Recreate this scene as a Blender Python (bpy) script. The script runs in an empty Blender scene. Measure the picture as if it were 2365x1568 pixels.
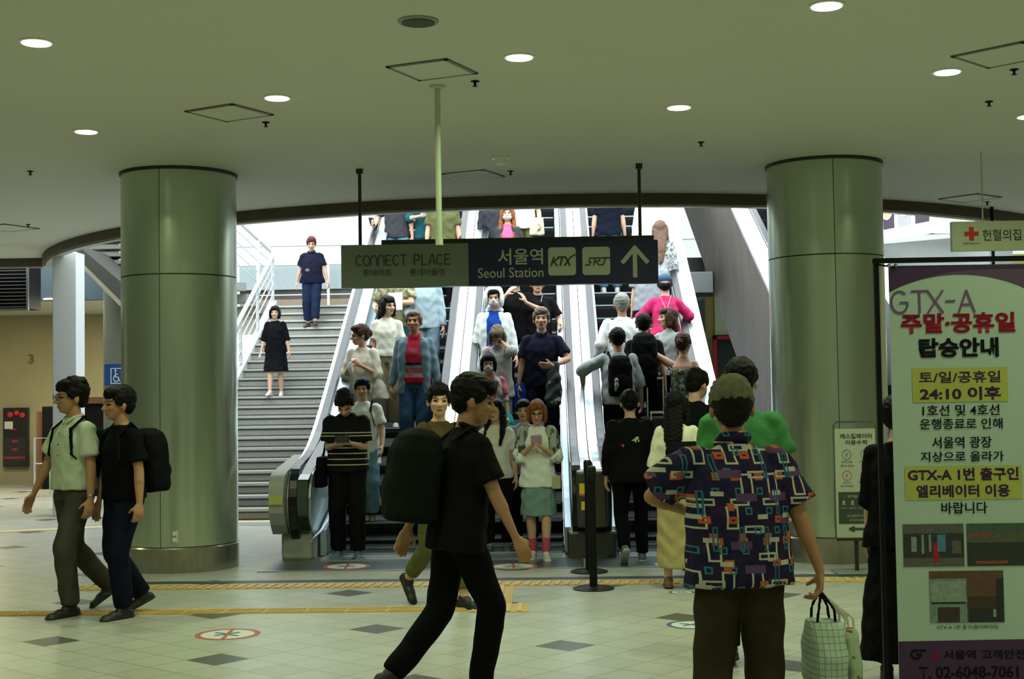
import bpy, math, random
import numpy as np
from mathutils import Vector, Matrix, Euler, noise as mnoise

random.seed(7)
scene = bpy.context.scene
COL = scene.collection
PI = math.pi

# ------------------------------------------------------------------ camera
# metres; X right, Y down the hall towards the escalators, Z up; eye height 1.55
FPX, YAW, PITCH, ROLL, EYE = 3150.0, math.radians(1.5), math.atan(131 / 3150.0), -0.015, 1.55
cam_data = bpy.data.cameras.new('camera')
cam_data.sensor_fit = 'HORIZONTAL'; cam_data.sensor_width = 36.0
cam_data.lens = 36.0 * FPX / 2365.0
cam_data.clip_start = 0.05; cam_data.clip_end = 200
cam = bpy.data.objects.new('camera', cam_data)
COL.objects.link(cam)
CAM_R = Matrix.Rotation(YAW, 3, 'Z') @ Matrix.Rotation(PI / 2 + PITCH, 3, 'X') @ Matrix.Rotation(ROLL, 3, 'Z')
cam.matrix_world = Matrix.Translation((0, 0, EYE)) @ CAM_R.to_4x4()
scene.camera = cam

# ------------------------------------------------------------------ world, exposure
scene.view_settings.view_transform = 'Standard'
scene.view_settings.look = 'None'
scene.view_settings.gamma = 1.0
scene.view_settings.use_curve_mapping = False
scene.view_settings.exposure = 0.0
world = bpy.data.worlds.new('overcast_sky'); scene.world = world
world.use_nodes = True
bg = world.node_tree.nodes['Background']
bg.inputs[0].default_value = (0.87, 0.97, 1.0, 1); bg.inputs[1].default_value = 5.2
try:
    scene.cycles.max_bounces = 7; scene.cycles.diffuse_bounces = 4; scene.cycles.glossy_bounces = 3
    scene.cycles.caustics_reflective = False; scene.cycles.caustics_refractive = False
    scene.cycles.sample_clamp_indirect = 6.0
    scene.cycles.use_denoising = True; scene.cycles.use_adaptive_sampling = True; scene.cycles.adaptive_threshold = 0.02
except Exception:
    pass

LAMP_COLOR = (0.85, 1.0, 0.60)
CEIL = 3.70
# ceiling downlights: (x, y) in metres; the first eight are in view, the others behind and beside the viewer
DOWNLIGHTS_PX = [(84, 97), (199, 303), (640, 225), (1199, 131), (1568, 247), (1909, 12), (2188, 165), (2376, 268)]   # where the eight in view meet the ceiling
DOWNLIGHTS = [(-5.0, 5.6), (-1.6, 5.2), (2.4, 4.6), (5.2, 5.2), (-4.2, 2.2), (-0.8, 1.8), (2.6, 1.6), (6.0, 2.0),
              (-7.4, 8.0), (6.6, 8.4), (-2.4, -1.4), (1.4, -1.6), (4.6, -1.4), (-6.2, -1.2), (7.4, 12.4), (-7.2, 12.8)]

# ------------------------------------------------------------------ helpers
def pix_ray(px, py):
    return CAM_R @ Vector(((px - 1182.5) / FPX, -(py - 784.0) / FPX, -1.0))
def at(px, py, Y):
    d = pix_ray(px, py); return Vector((0, 0, EYE)) + d * (Y / d.y)
def on(px, py, z):
    d = pix_ray(px, py); return Vector((0, 0, EYE)) + d * ((z - EYE) / d.z)
def project(p):
    q = CAM_R.transposed() @ (Vector(p) - Vector((0, 0, EYE)))
    return 1182.5 + FPX * q.x / -q.z, 784 - FPX * q.y / -q.z

MATS = {}
def mat(name, color, rough=0.6, metal=0.0, noise=0.08, nscale=12.0, bump=0.0, bscale=60.0, stretch=None, emit=0.0, spec=0.5, alpha=1.0):
    if name in MATS: return MATS[name]
    m = bpy.data.materials.new(name); m.use_nodes = True
    nt = m.node_tree; b = nt.nodes['Principled BSDF']
    b.inputs['Roughness'].default_value = rough; b.inputs['Metallic'].default_value = metal
    b.inputs['Specular IOR Level'].default_value = spec
    c = tuple(color) + (1,)
    tc = nt.nodes.new('ShaderNodeTexCoord'); mp = nt.nodes.new('ShaderNodeMapping')
    nt.links.new(tc.outputs['Object'], mp.inputs[0])
    if stretch: mp.inputs['Scale'].default_value = stretch
    n = nt.nodes.new('ShaderNodeTexNoise'); n.inputs['Scale'].default_value = nscale; n.inputs['Detail'].default_value = 3
    nt.links.new(mp.outputs[0], n.inputs['Vector'])
    mx = nt.nodes.new('ShaderNodeMix'); mx.data_type = 'RGBA'
    mx.inputs['A'].default_value = tuple(max(0, v * (1 - noise)) for v in color) + (1,)
    mx.inputs['B'].default_value = tuple(min(1, v * (1 + noise)) for v in color) + (1,)
    nt.links.new(n.outputs['Fac'], mx.inputs['Factor'])
    nt.links.new(mx.outputs['Result'], b.inputs['Base Color'])
    if bump > 0:
        n2 = nt.nodes.new('ShaderNodeTexNoise'); n2.inputs['Scale'].default_value = bscale; n2.inputs['Detail'].default_value = 2
        nt.links.new(mp.outputs[0], n2.inputs['Vector'])
        bp = nt.nodes.new('ShaderNodeBump'); bp.inputs['Strength'].default_value = bump; bp.inputs['Distance'].default_value = 0.01
        nt.links.new(n2.outputs['Fac'], bp.inputs['Height']); nt.links.new(bp.outputs[0], b.inputs['Normal'])
    if emit > 0:
        b.inputs['Emission Color'].default_value = c; b.inputs['Emission Strength'].default_value = emit
    MATS[name] = m
    return m

class MB:
    """collects shapes; build() links them as one mesh object"""
    def __init__(s): s.v = []; s.f = []; s.m = []
    def add(s, vs, fs, mi=0):
        o = len(s.v); s.v.extend([tuple(v) for v in vs]); s.f.extend([tuple(i + o for i in f) for f in fs]); s.m.extend([mi] * len(fs)); return s
    def box(s, a, b, mi=0):
        x0, y0, z0 = [min(p, q) for p, q in zip(a, b)]; x1, y1, z1 = [max(p, q) for p, q in zip(a, b)]
        return s.add([(x0, y0, z0), (x1, y0, z0), (x1, y1, z0), (x0, y1, z0), (x0, y0, z1), (x1, y0, z1), (x1, y1, z1), (x0, y1, z1)],
                     [(0, 3, 2, 1), (4, 5, 6, 7), (0, 1, 5, 4), (1, 2, 6, 5), (2, 3, 7, 6), (3, 0, 4, 7)], mi)
    def obox(s, c, sx, sy, sz, rz=0.0, mi=0):
        R = Matrix.Rotation(rz, 3, 'Z'); c = Vector(c); vs = []
        for z in (-1, 1):
            for x, y in ((-1, -1), (1, -1), (1, 1), (-1, 1)): vs.append(c + R @ Vector((x * sx / 2, y * sy / 2, z * sz / 2)))
        return s.add(vs, [(0, 3, 2, 1), (4, 5, 6, 7), (0, 1, 5, 4), (1, 2, 6, 5), (2, 3, 7, 6), (3, 0, 4, 7)], mi)
    def prism(s, poly, x0, x1, mi=0, axis='X', cap=None):
        """extrude a 2-D polygon along an axis; poly is (y,z) for X, (x,z) for Y, (x,y) for Z"""
        n = len(poly)
        def P(a, b, t): return (t, a, b) if axis == 'X' else ((a, t, b) if axis == 'Y' else (a, b, t))
        vs = [P(a, b, x0) for a, b in poly] + [P(a, b, x1) for a, b in poly]
        s.add(vs, [(i, (i + 1) % n, n + (i + 1) % n, n + i) for i in range(n)], mi)
        return s.add(vs, [tuple(range(n))[::-1], tuple(range(n, 2 * n))], mi if cap is None else cap)
    def lathe(s, prof, c, seg=24, mi=0, axis='Z'):
        cx, cy, cz = c; vs = []; n = len(prof)
        for r, z in prof:
            for k in range(seg):
                a = 2 * PI * k / seg
                vs.append((cx + r * math.cos(a), cy + r * math.sin(a), cz + z) if axis == 'Z' else (cx + r * math.cos(a), cy + z, cz + r * math.sin(a)))
        fs = [(i * seg + k, i * seg + (k + 1) % seg, (i + 1) * seg + (k + 1) % seg, (i + 1) * seg + k) for i in range(n - 1) for k in range(seg)]
        fs += [tuple(range(seg))[::-1], tuple((n - 1) * seg + k for k in range(seg))]
        return s.add(vs, fs, mi)
    def tube(s, pts, r, seg=8, mi=0, closed=False, ry=None):
        pts = [Vector(p) for p in pts]; n = len(pts); vs = []; up = Vector((0, 0, 1)); prev = None
        ry = ry or r
        for i, p in enumerate(pts):
            if closed: t = pts[(i + 1) % n] - pts[i - 1]
            else: t = pts[min(i + 1, n - 1)] - pts[max(i - 1, 0)]
            t = t.normalized() if t.length > 1e-9 else Vector((0, 0, 1))
            if prev is None:
                a = t.cross(up)
                if a.length < 1e-3: a = t.cross(Vector((1, 0, 0)))
            else: a = prev - t * prev.dot(t)
            a.normalize(); b = t.cross(a); prev = a
            rr = r[i] if isinstance(r, (list, tuple)) else r; rb = ry[i] if isinstance(ry, (list, tuple)) else ry
            for k in range(seg):
                an = 2 * PI * k / seg + PI / seg; vs.append(p + a * (rr * math.cos(an)) + b * (rb * math.sin(an)))
        m = n if closed else n - 1
        fs = [(i * seg + k, i * seg + (k + 1) % seg, ((i + 1) % n) * seg + (k + 1) % seg, ((i + 1) % n) * seg + k) for i in range(m) for k in range(seg)]
        if not closed: fs += [tuple(range(seg))[::-1], tuple((n - 1) * seg + k for k in range(seg))]
        return s.add(vs, fs, mi)
    def sweep(s, path, x0, x1, th, mi=0, closed=False):
        """ribbon of thickness th along a (y,z) path between x0 and x1"""
        n = len(path); outer = []; inner = []
        for i, (y, z) in enumerate(path):
            a = path[max(i - 1, 0)]; b = path[min(i + 1, n - 1)]
            ty, tz = b[0] - a[0], b[1] - a[1]; l = math.hypot(ty, tz) or 1
            outer.append((y - tz / l * th / 2, z + ty / l * th / 2)); inner.append((y + tz / l * th / 2, z - ty / l * th / 2))
        vs = []
        for (a, b) in zip(outer, inner): vs += [(x0, *a), (x1, *a), (x1, *b), (x0, *b)]
        fs = []
        for i in range(n - 1):
            for k in range(4): fs.append((i * 4 + k, i * 4 + (k + 1) % 4, (i + 1) * 4 + (k + 1) % 4, (i + 1) * 4 + k))
        fs += [(0, 1, 2, 3), (4 * n - 4, 4 * n - 1, 4 * n - 2, 4 * n - 3)]
        return s.add(vs, fs, mi)
    def build(s, name, mats, parent=None, bevel=0.0, smooth=False, bseg=2):
        if not isinstance(mats, (list, tuple)): mats = [mats]
        org = Vector(parent['_o']) if parent is not None and '_o' in parent else Vector((0, 0, 0))
        me = bpy.data.meshes.new(name)
        me.from_pydata([(Vector(v) - org)[:] for v in s.v], [], s.f)
        for m in mats: me.materials.append(m)
        me.polygons.foreach_set('material_index', s.m)
        if smooth: me.polygons.foreach_set('use_smooth', [True] * len(me.polygons))
        me.update()
        import bmesh
        b = bmesh.new(); b.from_mesh(me); bmesh.ops.recalc_face_normals(b, faces=b.faces); b.to_mesh(me); b.free()
        if smooth:
            try: me.set_sharp_from_angle(angle=math.radians(40))
            except Exception: pass
        o = bpy.data.objects.new(name, me); COL.objects.link(o)
        if parent is not None:
            o.parent = parent
            if parent.type == 'MESH' and '_o' in parent: o['_o'] = parent['_o']
            elif '_o' in parent: o['_o'] = parent['_o']
        if bevel > 0:
            md = o.modifiers.new('bevel', 'BEVEL'); md.width = bevel; md.segments = bseg; md.limit_method = 'ANGLE'
        return o

def tag(o, label, cat, group=None, kind=None):
    o['label'] = label; o['category'] = cat
    if group: o['group'] = group
    if kind: o['kind'] = kind
    return o
def thing(name, label, cat, loc, group=None):
    o = bpy.data.objects.new(name, None); COL.objects.link(o); o.location = loc; o['_o'] = tuple(loc); o.empty_display_size = 0.1
    return tag(o, label, cat, group)
def single(mb, name, mats, label, cat, loc, group=None, **kw):
    """a thing that is one mesh, its origin at loc"""
    tmp = {'_o': tuple(loc)}
    class _P(dict): pass
    s2 = MB(); s2.v = [(Vector(v) - Vector(loc))[:] for v in mb.v]; s2.f = mb.f; s2.m = mb.m
    o = s2.build(name, mats, None, **kw); o.location = loc; o['_o'] = tuple(loc)
    return tag(o, label, cat, group)
def struct(mb, name, mats, **kw):
    o = mb.build(name, mats, None, **kw); o['kind'] = 'structure'; return o

TEXT_CURVE = bpy.data.curves.new('lettering', 'FONT'); TEXT_CURVE.size = 1.0; TEXT_CURVE.resolution_u = 3
TEXT_OB = bpy.data.objects.new('lettering', TEXT_CURVE)
def text_mesh(txt, bold=0.0, shear=0.0):
    TEXT_CURVE.body = txt; TEXT_CURVE.offset = bold; TEXT_CURVE.shear = shear
    return bpy.data.meshes.new_from_object(TEXT_OB)
def fit_text(txt, x0, x1, z0, z1, Y, m, parent, bold=0.0, shear=0.0, name='lettering', keep=False):
    """flat lettering facing the viewer, its glyph box fitted to x0..x1, z0..z1 at depth Y"""
    me = text_mesh(txt, bold, shear); me.name = name
    n = len(me.vertices); co = np.empty(n * 3); me.vertices.foreach_get('co', co); co = co.reshape(-1, 3)
    mn = co.min(0); mx = co.max(0); w = mx[0] - mn[0]; h = mx[1] - mn[1]
    sx = (x1 - x0) / w; sz = (z1 - z0) / h
    org = parent['_o']
    out = np.empty_like(co)
    out[:, 0] = x0 + (co[:, 0] - mn[0]) * sx - org[0]; out[:, 1] = Y - org[1]; out[:, 2] = z0 + (co[:, 1] - mn[1]) * sz - org[2]
    me.vertices.foreach_set('co', out.ravel()); me.materials.clear(); me.materials.append(m); me.update()
    o = bpy.data.objects.new(name, me); COL.objects.link(o); o.parent = parent; o['_o'] = org
    return o
def strokes(paths, x0, x1, z0, z1, Y, w, m, parent, name='lettering', th=0.002):
    """lettering drawn as flat strokes; paths in a unit box scaled to x0..x1, z0..z1"""
    mb = MB()
    for p in paths:
        pts = [(x0 + a * (x1 - x0), z0 + b * (z1 - z0)) for a, b in p]
        for (a, b) in zip(pts[:-1], pts[1:]):
            d = Vector((b[0] - a[0], 0, b[1] - a[1])); L = d.length
            if L < 1e-6: continue
            d /= L; nrm = Vector((-d.z, 0, d.x)) * (w / 2); Yk = Y - .00004 * (len(mb.f) % 12); A = Vector((a[0], Yk, a[1])) - d * w * .35; B = Vector((b[0], Yk, b[1])) + d * w * .35
            mb.add([A + nrm, B + nrm, B - nrm, A - nrm], [(0, 1, 2, 3)])
    return mb.build(name, m, parent)
def arc(cx, cy, rx, ry, a0, a1, n=10):
    return [(cx + rx * math.cos(math.radians(a0 + (a1 - a0) * i / n)), cy + ry * math.sin(math.radians(a0 + (a1 - a0) * i / n))) for i in range(n + 1)]
def copy_tree(o, parent=None):
    c = o.copy(); COL.objects.link(c)
    if parent is not None: c.parent = parent
    for ch in list(o.children): copy_tree(ch, c)
    return c
# ------------------------------------------------------------------ materials of the place
M_CEIL = mat('painted_ceiling', (0.74, 0.76, 0.65), 0.75, noise=0.03, nscale=1.2)
M_FASCIA = mat('dark_fascia', (0.10, 0.075, 0.05), 0.6, noise=0.3, nscale=6)
M_LIP = mat('pale_fascia_lip', (0.55, 0.58, 0.52), 0.5)
M_STEEL = mat('brushed_steel', (0.62, 0.65, 0.66), 0.32, 1.0, 0.06, 30, stretch=(1, 1, 14))
M_DECK = mat('bright_deck_steel', (0.86, 0.93, 0.96), 0.30, 0.85, 0.03, 20)
M_SIDE = mat('inner_panel_steel', (0.60, 0.74, 0.80), 0.35, 0.8, 0.06, 20)
M_RUBBER = mat('black_rubber', (0.006, 0.006, 0.007), 0.30, noise=0.2, spec=.4)
M_BLACK = mat('black_metal', (0.006, 0.006, 0.006), 0.5, 0.0, spec=.15)
M_STEPDARK = mat('step_riser', (0.010, 0.012, 0.014), 0.75, 0.2, 0.2, 80, spec=0.2)
M_TREAD = mat('step_tread', (0.02, 0.024, 0.026), 0.6, 0.3, 0.15, 80, spec=.2)
M_STEPEDGE = mat('step_edge', (0.34, 0.42, 0.44), 0.4, 0.5, 0.2, 90)
M_WHITE = mat('white_paint', (0.56, 0.585, 0.585), 0.6, noise=0.02)
M_WALLW = mat('white_wall_panel', (0.52, 0.53, 0.53), 0.65, noise=0.03, nscale=2)
M_YELLOW = mat('ochre_wall', (0.34, 0.30, 0.17), 0.55, noise=0.12, nscale=1.5)
M_BAND = mat('blue_grey_bulkhead', (0.055, 0.085, 0.10), 0.6, noise=0.15, nscale=2)
M_STONE = mat('stone_step', (0.30, 0.295, 0.265), 0.6, noise=0.25, nscale=25, bump=0.1)
M_NOSE = mat('step_nosing', (0.50, 0.52, 0.49), 0.35, 0.3, noise=0.05)
M_DARKGAP = mat('gap_shade_and_joint', (0.09, 0.088, 0.075), 0.8)
M_TACT = mat('yellow_tactile', (0.50, 0.32, 0.075), 0.6, noise=0.2, nscale=15)
M_GRATE = mat('drain_grate', (0.045, 0.05, 0.05), 0.5, 0.4, 0.3, 40)
M_BROWNST = mat('brown_steel', (0.115, 0.10, 0.085), 0.65, 0.0, 0.35, 2.2, stretch=(1, 1.5, .5), spec=.12)

def floor_material():
    m = bpy.data.materials.new('stone_floor_tiles'); m.use_nodes = True
    nt = m.node_tree; b = nt.nodes['Principled BSDF']; N = nt.nodes.new; L = nt.links.new
    geo = N('ShaderNodeTexCoord'); mp = N('ShaderNodeMapping'); mp.inputs['Rotation'].default_value = (0, 0, math.radians(45))
    th = math.radians(38.95); mp.inputs['Rotation'].default_value = (0, 0, th); tx, ty = .2816, .2624
    # a dark tile is centred on (-2.007, 8.199)
    c, s_ = math.cos(th), math.sin(th); x, y = -2.007, 8.199
    mp.inputs['Location'].default_value = (-(c * x - s_ * y) + 0.5 * tx, -(s_ * x + c * y) + 0.5 * ty, 0)
    L(geo.outputs['Object'], mp.inputs[0])
    sep = N('ShaderNodeSeparateXYZ'); L(mp.outputs[0], sep.inputs[0])
    def M(op, a, bb=None):
        n = N('ShaderNodeMath'); n.operation = op
        for i, v in enumerate((a, bb)):
            if v is None: continue
            if isinstance(v, (int, float)): n.inputs[i].default_value = v
            else: L(v, n.inputs[i])
        return n.outputs[0]
    gx, gy = M('DIVIDE', sep.outputs[0], tx), M('DIVIDE', sep.outputs[1], ty)
    fx, fy = M('FLOOR', gx), M('FLOOR', gy)
    rx, ry = M('FRACT', gx), M('FRACT', gy)
    # joints
    ex = M('MINIMUM', rx, M('SUBTRACT', 1.0, rx)); ey = M('MINIMUM', ry, M('SUBTRACT', 1.0, ry))
    joint = M('LESS_THAN', M('MINIMUM', ex, ey), 0.016)
    # every fifth row holds dark tiles, shifted by one from row to row
    my = M('FLOORED_MODULO', fx, 5.0); r5 = M('SUBTRACT', fy, M('FLOOR', M('DIVIDE', fx, 5.0))); mx_ = M('FLOORED_MODULO', r5, 5.0)
    dark = M('MULTIPLY', M('LESS_THAN', my, 0.5), M('LESS_THAN', mx_, 0.5))
    wn = N('ShaderNodeTexWhiteNoise'); wn.noise_dimensions = '2D'
    cb = N('ShaderNodeCombineXYZ'); L(fx, cb.inputs[0]); L(fy, cb.inputs[1]); L(cb.outputs[0], wn.inputs['Vector'])
    ns = N('ShaderNodeTexNoise'); ns.inputs['Scale'].default_value = 1.3; ns.inputs['Detail'].default_value = 5; L(geo.outputs['Object'], ns.inputs['Vector'])
    def mix(f, a, bb):
        n = N('ShaderNodeMix'); n.data_type = 'RGBA'
        if isinstance(f, float): n.inputs['Factor'].default_value = f
        else: L(f, n.inputs['Factor'])
        for k, v in (('A', a), ('B', bb)):
            if isinstance(v, tuple): n.inputs[k].default_value = v + (1,)
            else: L(v, n.inputs[k])
        return n.outputs['Result']
    base = mix(wn.outputs['Value'], (0.40, 0.405, 0.365), (0.48, 0.485, 0.44))
    base = mix(M('MULTIPLY', ns.outputs['Fac'], 0.45), base, (0.30, 0.285, 0.225))
    c1 = mix(dark, base, (0.085, 0.085, 0.078))
    c2 = mix(M('MULTIPLY', joint, 0.75), c1, (0.16, 0.155, 0.12))
    L(c2, b.inputs['Base Color'])
    b.inputs['Roughness'].default_value = 0.33; b.inputs['Specular IOR Level'].default_value = 0.45
    return m
M_FLOOR = floor_material()

# ------------------------------------------------------------------ floor, ceiling with its round opening, walls
struct(MB().box((-20, -8, -0.1), (16, 42, 0)), 'floor', M_FLOOR)

OCX, OCY, OR = 0.15, 22.55, 8.05          # the round opening
def arc_pts(a0, a1, n, r):
    return [(OCX + r * math.cos(math.radians(a0 + (a1 - a0) * i / n)), OCY + r * math.sin(math.radians(a0 + (a1 - a0) * i / n))) for i in range(n + 1)]
edge = arc_pts(-161, -19, 60, OR)          # from the left end to the right end, nearest point in the middle
left_end, right_end = edge[0], edge[-1]
poly = [(-20, -8), (16, -8), (16, right_end[1]), right_end] + edge[::-1][1:-1] + [left_end, (-20, left_end[1])]
struct(MB().prism(poly, CEIL, CEIL + 0.10, axis='Z'), 'ceiling', M_CEIL)
path = [(-20, left_end[1])] + edge + [(16, right_end[1])]
mb = MB()
for (a, b) in zip(path[:-1], path[1:]):
    d = Vector((b[0] - a[0], b[1] - a[1])); nn = Vector((-d.y, d.x)).normalized() * 0.05
    A, B = Vector(a), Vector(b); a2, b2 = A + nn * 1.0, B + nn * 1.0
    mb.add([(A.x, A.y, CEIL - 0.12), (B.x, B.y, CEIL - 0.12), (b2.x, b2.y, CEIL - 0.12), (a2.x, a2.y, CEIL - 0.12),
            (A.x, A.y, CEIL + .10), (B.x, B.y, CEIL + .10), (b2.x, b2.y, CEIL + .10), (a2.x, a2.y, CEIL + .10)],
           [(0, 3, 2, 1), (4, 5, 6, 7), (0, 1, 5, 4), (2, 3, 7, 6)])
struct(mb, 'trim_1', M_FASCIA)
mb = MB()
for (a, b) in zip(path[:-1], path[1:]):
    d = Vector((b[0] - a[0], b[1] - a[1])); nn = Vector((-d.y, d.x)).normalized()
    A, B = Vector(a) + nn * .051, Vector(b) + nn * .051; a2, b2 = A + nn * .10, B + nn * .10
    mb.add([(A.x, A.y, CEIL - 0.135), (B.x, B.y, CEIL - 0.135), (b2.x, b2.y, CEIL - 0.135), (a2.x, a2.y, CEIL - 0.135),
            (A.x, A.y, CEIL + .09), (B.x, B.y, CEIL + .09), (b2.x, b2.y, CEIL + .09), (a2.x, a2.y, CEIL + .09)],
           [(0, 3, 2, 1), (4, 5, 6, 7), (0, 1, 5, 4), (2, 3, 7, 6)])
struct(mb, 'trim_2', M_LIP)

M_WALLD = mat('hall_wall_tiles', (0.30, 0.27, 0.18), 0.5, noise=0.1, nscale=2)
struct(MB().box((-20.2, -8.2, 0), (-20, 42, 12)), 'wall_left', M_WALLD)
struct(MB().box((16, -8.2, 0), (16.2, 42, 12)), 'wall_right', M_WALLD)
struct(MB().box((-20.2, -8.4, 0), (16.2, -8.2, 4.2)), 'wall_front', M_WALLD)
# daylit upper storey wall behind the stairs, with its panel joints
mb = MB().box((-20, 30, 3.0), (16, 30.3, 12))
struct(mb, 'wall_back', M_WALLW)
# side walls of the low passages left and right of the round hall
mb = MB().box((-20, 26, 0), (-6.4, 26.3, 4.0)); struct(mb, 'wall_rear_left', M_YELLOW)
# thin panel joints on the upper wall
mb = MB()
for z in (4.95,): mb.box((-12, 29.985, z), (6, 30.0, z + 0.02))
for x in (-9.4, -6.4, -3.4): mb.box((x, 29.985, 3.8), (x + .012, 30.0, 9))
struct(mb, 'trim_3', mat('joint_grey', (0.45, 0.48, 0.48)))
# lower bulkhead left, soffit, and passage walls
struct(MB().box((-20, 22.1, 3.25), (-7.0, 26, 3.32)), 'ceiling_passage', mat('passage_soffit', (.5, .5, .4), .7))
struct(MB().box((-20, 21.9, 3.22), (-7.0, 22.1, 4.9)), 'wall_bulkhead', M_BAND)
struct(MB().box((2.2, 24.0, 0), (16, 24.3, 3.9)), 'wall_rear_right', mat('ochre_green_wall', (.42, .36, .10), .6, noise=.08))
struct(MB().box((-20.0, 26.3, 3.0), (-5.6, 30, 3.3)), 'floor_upper', M_STONE)

# ------------------------------------------------------------------ floor bands
def floor_quad(mb, pts, z=0.0, h=0.004, mi=0):
    n = len(pts); vs = [(x, y, z) for x, y in pts] + [(x, y, z + h) for x, y in pts]
    mb.add(vs, [tuple(range(n))[::-1], tuple(range(n, 2 * n))] + [(i, (i + 1) % n, n + (i + 1) % n, n + i) for i in range(n)], mi)
o = thing('floor_grate', 'long thin dark drain grate across the floor in front of the escalators', 'floor grate', (-1, 11.65, 0))
MB().box((-3.9, 11.58, 0), (6.5, 11.72, 0.003)).build('grate', M_GRATE, o)
# tactile paving: one warning strip of ridged blocks, one guide strip, one patch
def tactile(name, label, x0, x1, y0, y1, ridge, slant=0.0):
    o = thing(name, label, 'tactile paving', ((x0 + x1) / 2, (y0 + y1) / 2, 0))
    MB().box((x0, y0, 0), (x1, y1, 0.004)).build('base_strip', M_TACT, o)
    mb = MB(); x = x0 + .02
    if ridge == 'across':
        while x < x1 - .05:
            mb.add([(x, y0 + .01, .004), (x + .035, y0 + .01, .004), (x + .035 + slant, y1 - .01, .004), (x + slant, y1 - .01, .004),
                    (x, y0 + .01, .011), (x + .035, y0 + .01, .011), (x + .035 + slant, y1 - .01, .011), (x + slant, y1 - .01, .011)],
                   [(4, 5, 6, 7), (0, 1, 5, 4), (1, 2, 6, 5), (3, 0, 4, 7)]); x += .082
    else:
        y = y0 + .02
        while y < y1 - .02:
            x = x0
            while x < x1 - .1:
                mb.box((x + .01, y, .004), (min(x + .285, x1), y + .03, .010)); x += .30
            y += .07
    mb.build('ridge', mat('tactile_ridge', (.56, .39, .13), .55, noise=.15), o)
    return o
tactile('tactile_strip', 'long yellow ridged tactile strip running beside the dark grate', -4.1, 6.5, 11.22, 11.47, 'across', .03)
tactile('tactile_strip', 'yellow guide strip crossing the floor under the two walking men', -9.0, -0.62, 9.93, 10.17, 'along')
tactile('tactile_patch', 'yellow ridged tactile patch ahead of the walking man in black', -0.60, -0.17, 9.86, 10.25, 'across')
tactile('tactile_patch', 'yellow tactile patch joining the two strips', -0.60, -0.30, 10.27, 11.20, 'across')
o = single(MB().add([(-10.4, 14.6, .001), (-10.4, 14.9, .001), (-4.8, 17.4, .001), (-4.8, 17.15, .001), (-10.4, 14.6, .005), (-10.4, 14.9, .005), (-4.8, 17.4, .005), (-4.8, 17.15, .005)],
       [(0, 1, 2, 3), (7, 6, 5, 4), (0, 1, 5, 4), (1, 2, 6, 5), (2, 3, 7, 6), (3, 0, 4, 7)]), 'tactile_strip', mat('pale_tactile', (.62, .50, .24), .6),
       'pale yellow tactile strip slanting away on the far left floor', 'tactile paving', (-7, 16, 0))
o = single(MB().box((-5.2, 17.3, 0), (-2.6, 17.52, .005)), 'tactile_strip', mat('pale_tactile', (.62, .50, .24)), 'pale yellow strip at the foot of the stairs', 'tactile paving', (-4, 17.4, 0))
o = single(MB().box((-5.2, 16.85, 0), (-2.6, 17.2, .003)), 'floor_band', mat('grey_band', (.22, .24, .25), .4), 'grey stone band on the floor before the stairs', 'floor band', (-4, 17, 0))

# ------------------------------------------------------------------ staircase
SY, SR, ST, NS = 17.62, 0.146, 0.305, 22
sx0, sx1 = -4.85, -2.62
stair = thing('staircase', 'wide stone staircase rising left of the escalators', 'staircase', (-3.7, SY, 0))
for i in range(NS):
    y = SY + i * ST; z = SR * (i + 1)
    mb = MB().box((sx0, y, z - SR if i == 0 else z - SR - .12), (sx1, y + ST + .01, z - .035), 0)
    mb.box((sx0, y - .02, z - .035), (sx1, y + ST, z), 0 if i else 0)
    mb.box((sx0, y - .026, z - .03), (sx1, y + .03, z + .002), 1)
    mb.box((sx0, y - .004, z - .056), (sx1, y + .02, z - .036), 2).box((sx0, y - .003, z - SR + .006), (sx1, y + .02, z - SR + .020), 2)  # solid dark strips: shadow gap painted under the nosing, joint line at riser foot
    mb.build('step', [M_STONE, M_NOSE, M_DARKGAP], stair)
LZ = SR * NS; LY = SY + NS * ST
MB().box((-6.3, LY, LZ - .22), (sx1, LY + 2.8, LZ)).build('landing', M_STONE, stair)
mb = MB().prism([(SY - .05, 0), (SY - .05, .22), (LY, LZ + .12), (LY, LZ - .25), (SY + .6, 0)], sx0 - .12, sx0, axis='X')
mb.build('stringer', M_WHITE, stair)
# left hand railing of the stairs
rail = thing('stair_railing', 'white metal railing down the left side of the stone stairs', 'railing', (sx0 - .06, SY, 0))
def stz(y): return max(0, (y - SY) / ST * SR)
top = [(sx0 - .06, SY + .1, .95), (sx0 - .06, LY, LZ + .95)]
MB().tube(top + [(sx0 - .10, LY + .12, LZ + 1.0)], 0.038, 10).build('handrail', M_WHITE, rail, smooth=True)
for h in (0.25, 0.42, 0.59, 0.76):
    MB().tube([(sx0 - .06, SY + .1, h), (sx0 - .06, LY, LZ + h)], .011, 6).build('rail_bar', M_WHITE, rail)
for k in range(6):
    y = SY + .15 + k * (LY - SY - .2) / 5; z = stz(y)
    MB().box((sx0 - .085, y - .03, z - .02), (sx0 - .04, y + .03, z + .94)).build('post', M_WHITE, rail)
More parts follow.
